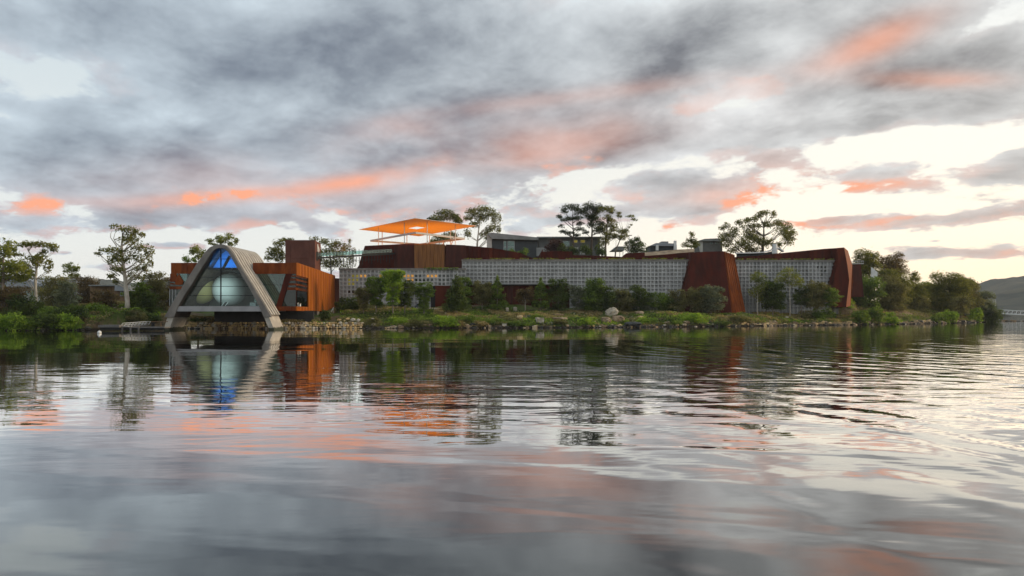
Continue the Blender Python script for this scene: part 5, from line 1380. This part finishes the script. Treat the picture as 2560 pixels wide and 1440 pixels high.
# ------------------------------------------------------------------ hilltop houses
def px_prism(t, name, pts, Y, dep, mat, **k): return obj(name, MB().prism([P(x, y, Y) for x, y in pts], (0, dep, 0)), mat, t, **k)
def rect(a, b, y0, y1): return [(a, y1), (b, y1), (b, y0), (a, y0)]
def window(t, a, b, y0, y1, Y, mat):
    w = px_prism(t, 'window', rect(a, b, y0, y1), Y, .1, 'galv')
    obj('pane', MB().prism([P(x, y, Y - .03) for x, y in rect(a + .7, b - .7, y0 + .7, y1 - .7)], (0, .025, 0)), mat, w)
def houses():
    Y = 216.0
    t = thing('house', 'dark blue grey hilltop house with sloping roof and tall window', 'house', P(1282, 645, Y))
    px_prism(t, 'wall', [(1230, 652), (1344, 652), (1344, 600), (1230, 596)], Y, 9, 'house_dark')
    px_prism(t, 'end_wall', rect(1217, 1229.5, 585, 652), Y - .6, 9, 'house_pale')
    px_prism(t, 'roof', [(1217, 584.5), (1228, 581.5), (1346, 593.5), (1346, 600), (1230, 597)], Y - 1.6, 12, 'roof_grey')
    for a, b in ((1258.5, 1266), (1268.5, 1286.5)):
        w = px_prism(t, 'window', rect(a, b, 602, 628), Y - .08, .07, 'galv')
        obj('pane', MB().prism([P(x, y, Y - .12) for x, y in rect(a + .8, b - .8, 603, 616.5)], (0, .03, 0)), 'glass_clear', w)
        obj('pane', MB().prism([P(x, y, Y - .12) for x, y in rect(a + .8, b - .8, 618, 627.5)], (0, .03, 0)), 'glass_clear', w)
    t = thing('house', 'long flat roofed grey house behind the hilltop pines', 'house', P(1420, 645, Y + 4))
    px_prism(t, 'wall', rect(1346.5, 1500, 595, 652), Y + 3, 10, 'house_grey')
    px_prism(t, 'roof', rect(1342, 1504, 591.5, 595), Y + 1.6, 13, 'roof_grey')
    px_prism(t, 'terrace_wall', rect(1341, 1376, 619, 640), Y - 2, .4, 'roof_grey')
    for a, b, m in ((1432, 1444, 'lit_yellow'), (1451, 1463, 'lit_yellow'), (1408, 1424, 'glass_clear'), (1434, 1446, 'house_pale'), (1450, 1462, 'house_pale')):
        y0, y1 = (599.5, 607) if m == 'lit_yellow' else ((602, 616) if m == 'glass_clear' else (618, 636))
        if 'pale' in m: px_prism(t, 'pale_panel', rect(a, b, y0, y1), Y + 2.9, .08, m)
        else: window(t, a, b, y0, y1, Y + 2.9, m)
    t = thing('carport', 'open carport with thin grey roof right of the hilltop trees', 'carport', P(1545, 645, 214))
    px_prism(t, 'roof', [(1529, 626), (1561, 626), (1561, 616), (1541, 616)], 214, 6, 'roof_grey')
    for a in (1537, 1549, 1557): px_prism(t, 'post', rect(a, a + 1.2, 626, 648), 214.5, .2, 'galv')
    t = thing('house', 'low white roofed building with two pale pillars on the hilltop', 'house', P(1660, 630, 222))
    px_prism(t, 'wall', rect(1626, 1692, 614, 645), 222, 8, 'house_dark')
    px_prism(t, 'roof', [(1624, 614.5), (1640, 607.5), (1686, 608.5), (1692, 612), (1692, 615)], 221, 10, 'roof_blue')
    px_prism(t, 'roof_box', rect(1654, 1671, 603.5, 608), 224, 4, 'roof_grey')
    for a in (1640, 1685): px_prism(t, 'pillar', rect(a, a + 6.5, 613 if a == 1640 else 601.5, 626), 220.6, .6, 'white_paint')
    t = thing('house', 'grey building with sloping eaves left of the widest gum', 'house', P(1780, 625, 220))
    px_prism(t, 'wall', [(1752, 640), (1806, 640), (1806, 603), (1748, 603)], 220, 7, 'house_grey')
    px_prism(t, 'roof', [(1743, 602.5), (1762, 597), (1798, 595.6), (1812, 600), (1810, 603)], 219, 9, 'roof_grey')
    for a in (1775, 1788): window(t, a, a + 7, 606, 610, 219.9, 'glass_clear')
    px_prism(t, 'side_wall', [(1744, 603), (1757, 603), (1757, 640), (1753, 640)], 219.6, .35, 'house_pale')
    t = thing('roof_terrace', 'white sweeping roof edge on the museum right of the buttress', 'roof', P(1900, 636, 178))
    pts = [(1840, 633.2), (1880, 632.6), (1908, 631), (1930, 624.5), (1946, 621), (1958, 629)]
    for k in range(len(pts) - 1): obj('edge', MB().bar(P(*pts[k], 178), P(*pts[k + 1], 178), 1.2, .28), 'white_paint', t)
    px_prism(t, 'wall', [(1842, 642), (1930, 642), (1930, 629), (1908, 632.5), (1842, 634.5)], 178.6, .3, 'house_dark')
    t = thing('vent_cone', 'white tapered cone standing behind the rust end block', 'chimney', P(1937, 632, 182))
    c = P(1937, 634, 182)
    obj('cone', MB().tube([c, P(1937, 610.5, 182)], [S(8, 182), S(5.6, 182)], 20), 'white_paint', t, smooth=False)
    obj('dark_stripe', MB().prism([P(1929.5, 628, 180.9), P(1931.4, 628, 180.9), P(1933.2, 612, 181.2), P(1931.8, 612, 181.2)], (0, .1, 0)), 'stair_blue', t)
    obj('cap', MB().tube([P(1937, 610.5, 182), P(1937, 609.8, 182)], [S(6.2, 182), S(6.2, 182)], 20), 'galv', t)
    t = thing('balustrade', 'thin pale balustrade behind the rust end wall on the right', 'railing', P(2140, 660, 184))
    px_prism(t, 'rail', rect(2122, 2160, 652, 653), 184, .1, 'galv'); px_prism(t, 'slab', rect(2122, 2160, 658, 660), 184, 2, 'house_pale')
    for k in range(8): px_prism(t, 'post', rect(2123 + k * 5, 2123.7 + k * 5, 653, 658), 184, .08, 'galv')
    t = thing('screen_wall', 'white slanted wall showing between headland bushes', 'wall', P(2186, 700, 190))
    px_prism(t, 'face', [(2179, 702), (2192, 702), (2193, 680), (2180, 668)], 190, .5, 'white_paint')
    px_prism(t, 'edge', [(2192.2, 702), (2194, 702), (2195, 681), (2193.2, 680)], 190.1, .4, 'house_pale')
    for i, (px, top, bot, Yv, lab) in enumerate(((1573, 588.5, 645, 203, 'lamp post with flat head over the dark bushy tree'), (1728, 582.5, 630, 212, 'lamp post behind the young upright hilltop tree'))):
        t = thing('lamp_post', lab, 'lamp post', P(px, bot, Yv), 'hilltop lamp posts')
        obj('pole', MB().tube([P(px, bot, Yv), P(px, top, Yv)], .07, 6), 'galv', t)
        px_prism(t, 'head', rect(px - (1 if i == 0 else 4), px + (7 if i == 0 else 4), top - 1.2, top + .4), Yv - .1, .3, 'dark_metal')
    # left bank buildings
    t = thing('house', 'blue grey roofed house at the left edge behind the bushes', 'house', P(60, 750, 165))
    px_prism(t, 'wall', rect(-40, 100, 718, 752), 165, 9, 'house_pale')
    px_prism(t, 'roof', [(-46, 718), (-46, 700), (0, 688), (40, 690), (108, 712), (108, 718)], 163.5, 12, 'roof_blue')
    for a in (62, 78): window(t, a, a + 9, 726, 738, 164.9, 'glass_clear')
    t = thing('house', 'pale house wall between the grey thicket and brown bush', 'house', P(182, 740, 160))
    px_prism(t, 'wall', rect(150, 190, 700, 752), 160, 8, 'roof_blue')
    px_prism(t, 'parapet', rect(150, 191, 692, 699.5), 159.8, 8.4, 'house_pale')
    window(t, 172, 182, 715, 728, 159.9, 'glass_dark')
    t = thing('cottage', 'brick and timber cottage with pale skillion roof left of the tallest gum', 'house', P(270, 755, 152))
    px_prism(t, 'brick_wall', rect(225, 287, 715, 760), 152, 7, 'timber')
    px_prism(t, 'timber_wall', rect(287.3, 330, 727, 762), 150.5, 7, 'timber')
    px_prism(t, 'roof', [(286, 727), (318, 727), (314, 713), (287, 713)], 149.5, 8, 'roof_blue')
    px_prism(t, 'eave', rect(221, 288, 712, 715), 151, 9, 'roof_grey')
    for a in (250, 300): window(t, a, a + 10, 728, 740, 150.3 if a == 300 else 151.9, 'glass_dark')
    t = thing('cottage', 'pale cottage half hidden behind the tall open shrub', 'house', P(385, 745, 160))
    px_prism(t, 'wall', rect(352, 424, 712, 752), 160, 8, 'house_pale')
    px_prism(t, 'roof', [(346, 712), (428, 712), (420, 700), (356, 700)], 158.8, 10, 'roof_grey')
    for a in (365, 390): window(t, a, a + 8, 720, 732, 159.9, 'glass_dark')
    t = thing('picnic_hut', 'long pale garden shelter under the young trees right of the orange wing', 'shelter', P(960, 770, 158))
    for k, (a, b, y0) in enumerate(((903, 925, 758), (930, 955, 757), (957, 971, 756), (972, 995, 760), (1006, 1020, 760))):
        px_prism(t, 'frame', rect(a, b, y0, y0 + 1.3), 158, .4, 'white_paint')
        px_prism(t, 'screen', rect(a + 1, b - 1, y0 + 1.5, 770), 158.2, .2, 'house_dark' if k % 2 else 'house_pale')
        for q in (a, b - 1): px_prism(t, 'post', rect(q, q + 1, y0 + 1.4, 776), 157.9, .12, 'white_paint')
    t = thing('parked_car', 'blue car half hidden by the trees right of the garden shelter', 'car', P(1048, 770, 157))
    px_prism(t, 'body', [(1036, 769), (1060, 769), (1060, 764), (1056, 763), (1052, 759.5), (1042, 759.5), (1039, 763.5), (1036, 764.5)], 157, 1.7, 'stair_blue')
    px_prism(t, 'side_window', [(1041, 763.5), (1054, 763.5), (1051, 760.2), (1043, 760.2)], 156.96, .03, 'glass_dark')
    for a in (1041, 1055):
        c = P(a, 769, 156.9); w = obj('wheel', MB().tube([c, c + Vector((0, .25, 0))], .3, 14), 'dark_metal', t)
        obj('rim', MB().tube([c + Vector((0, -.02, 0)), c + Vector((0, .05, 0))], .17, 12), 'galv', w)
houses()

# ------------------------------------------------------------------ jetty, pontoon, gangway, buoy, stair
def jetty():
    Y = 108.5
    t = thing('pontoon', 'dark floating pontoon at the left, before the bushes', 'pontoon', P(273, 826, Y))
    for k in range(8): px_prism(t, 'plank', rect(245 + k * 6.6, 251.2 + k * 6.6, 812.6, 818.5), Y, 2.4, 'deck')
    px_prism(t, 'float', rect(250, 298, 818.7, 824.5), Y + .3, 1.8, 'dark_metal')
    t = thing('jetty', 'low dark jetty on pale piles left of the concrete arch', 'jetty', P(360, 822, Y))
    for k in range(9): px_prism(t, 'plank', rect(303 + k * 12.1, 314.8 + k * 12.1, 817.2, 820), Y + 1, 2.0, 'deck')
    px_prism(t, 'beam', rect(303, 412, 820.2, 824), Y + 1.3, 1.4, 'dark_metal')
    for a in (303, 324, 344): px_prism(t, 'pile', rect(a, a + 3.0, 816, 827), Y + .7, .26, 'deck')
    px_prism(t, 'landing_top', rect(302, 319, 815.4, 816.8), Y + .8, 1.6, 'galv')
    t = thing('gangway', 'white railed gangway sloping up from the jetty', 'gangway', P(340, 815, Y + 2))
    A, B = P(307, 817, Y + 1.5), P(366, 812.5, Y + 5)
    obj('deck', MB().bar(A, B, 1.4, .16), 'deck', t)
    for sd in (-.65, .65):
        o_ = Vector((0, sd, 0))
        for k in range(8):
            c = A.lerp(B, k / 7) + o_; obj('post', MB().bar(c, c + Vector((.36, 0, .60)), .05), 'white_paint', t)
        u_ = Vector((.36, 0, .60)); obj('handrail', MB().bar(A + o_ + u_, B + o_ + u_, .05), 'white_paint', t)
        obj('midrail', MB().bar(A + o_ + u_ * .5, B + o_ + u_ * .5, .035), 'white_paint', t)
    t = thing('shelter_frame', 'dark timber frame on the shore between gangway and arch', 'frame', P(395, 818, Y + 4))
    px_prism(t, 'post', rect(378, 383.5, 805, 818), Y + 4, .4, 'dark_metal'); px_prism(t, 'post', rect(401, 402.6, 805.5, 818), Y + 4, .15, 'timber')
    px_prism(t, 'beam', rect(377, 416, 803.5, 805), Y + 3.9, .5, 'timber')
    t = thing('buoy', 'white mooring buoy floating before the pontoon', 'buoy', (P(248.5, 836, 96).x, 96, 0))
    obj('float_ball', MB().sphere((P(248.5, 836, 96).x, 96, .12), .27, 20, 12), 'white_paint', t, smooth=True)
    obj('eye', MB().tube([(P(248.5, 0, 96).x, 96, .36), (P(248.5, 0, 96).x, 96, .46)], .04, 8), 'galv', t)
    t = thing('outdoor_stair', 'blue grey stair with pale handrail at the end of the orange wing', 'stair', P(818, 806, 141))
    for k in range(7):
        a = P(806 + k * 3.2, 806 - k * 3.6, 141 + k * .5)
        obj('step', MB().box(a.x - .1, a.x + .75, a.y, a.y + 2.0, a.z - .5, a.z + .02), 'stair_blue', t)
    obj('handrail', MB().bar(P(820, 795, 141), P(834, 768, 144), .08), 'galv', t)
    for px, py in ((821, 796), (827, 784), (833, 772)): obj('post', MB().bar(P(px, py, 141.5), P(px, py + 11, 141.5), .06), 'galv', t)
    for i, (px, y0, y1) in enumerate(((964, 765, 784), (1013, 780, 790), (1033, 772, 794), (1063, 780, 800), (1118, 770, 780), (938, 765, 780), (953, 766, 778), (1018, 770, 784))):
        t = tag(obj('stake', MB().tube([P(px, y1 + 1, 149), P(px, y0, 149)], .05, 6), 'house_pale'), 'thin pale tree stake, %s from the left in the row below the young trees' % ['third', 'fourth', 'sixth', 'seventh', 'last', 'first', 'second', 'fifth'][i], 'stake', 'tree stakes')
jetty()

def far_bridge():
    Y = 330.0
    t = thing('footbridge', 'white truss footbridge at the right edge beyond the headland', 'bridge', P(2530, 790, Y))
    a, b = 2492, 2640
    sl = lambda px: (px - a) * .055
    A = lambda px, y: P(px, y + sl(px), Y)
    obj('top_chord', MB().bar(A(a, 774), A(b, 774), .35), 'white_paint', t)
    obj('bottom_chord', MB().bar(A(a, 783), A(b, 783), .5), 'white_paint', t)
    k = 2508
    while k < b:
        obj('upright', MB().bar(A(k, 783), A(k + 3, 774), .22), 'white_paint', t)
        obj('diagonal', MB().bar(A(k + 3, 774), A(k + 10, 783), .12), 'galv', t); k += 10.5
    obj('deck', MB().prism([A(a, 784), A(b, 784), A(b, 783.2), A(a, 783.2)], (0, 2.5, 0)), 'deck', t)
    for px in (2500, 2600): obj('pier', MB().bar(A(px, 784), P(px, 800, Y), .6), 'galv', t)
    t = thing('far_shed', 'pale shed on the far shore behind the headland tip', 'building', P(2486, 770, 420))
    px_prism(t, 'wall', rect(2474, 2490, 748, 786), 420, 8, 'house_pale'); px_prism(t, 'roof', rect(2473, 2491, 745.5, 748), 419.5, 9, 'roof_grey')
    for k in range(2): px_prism(t, 'rib', rect(2482 + k * 4, 2483 + k * 4, 750, 784), 419.9, .1, 'roof_grey')
    o = obj('far_shore', MB().box(P(2400, 0, 600).x, P(3000, 0, 600).x, 600, 900, -1, 3.2), 'hill_forest'); o['kind'] = 'structure'
far_bridge()

# ------------------------------------------------------------------ evening air
def air():
    m, g, out = new_mat('evening_haze')
    vol = g.n('ShaderNodeVolumePrincipled')
    vol.inputs['Color'].default_value = (0.86, 0.89, 0.95, 1)
    vol.inputs['Density'].default_value = 0.00010
    vol.inputs['Anisotropy'].default_value = 0.2
    g.link(vol.outputs[0], out.inputs['Volume'])
    o = obj('haze', MB().box(-1500, 1700, -60, 1900, -8.5, 128), 'evening_haze')
    o['kind'] = 'stuff'; o['label'] = 'thin evening haze over the river and hills'; o['category'] = 'haze'
air()
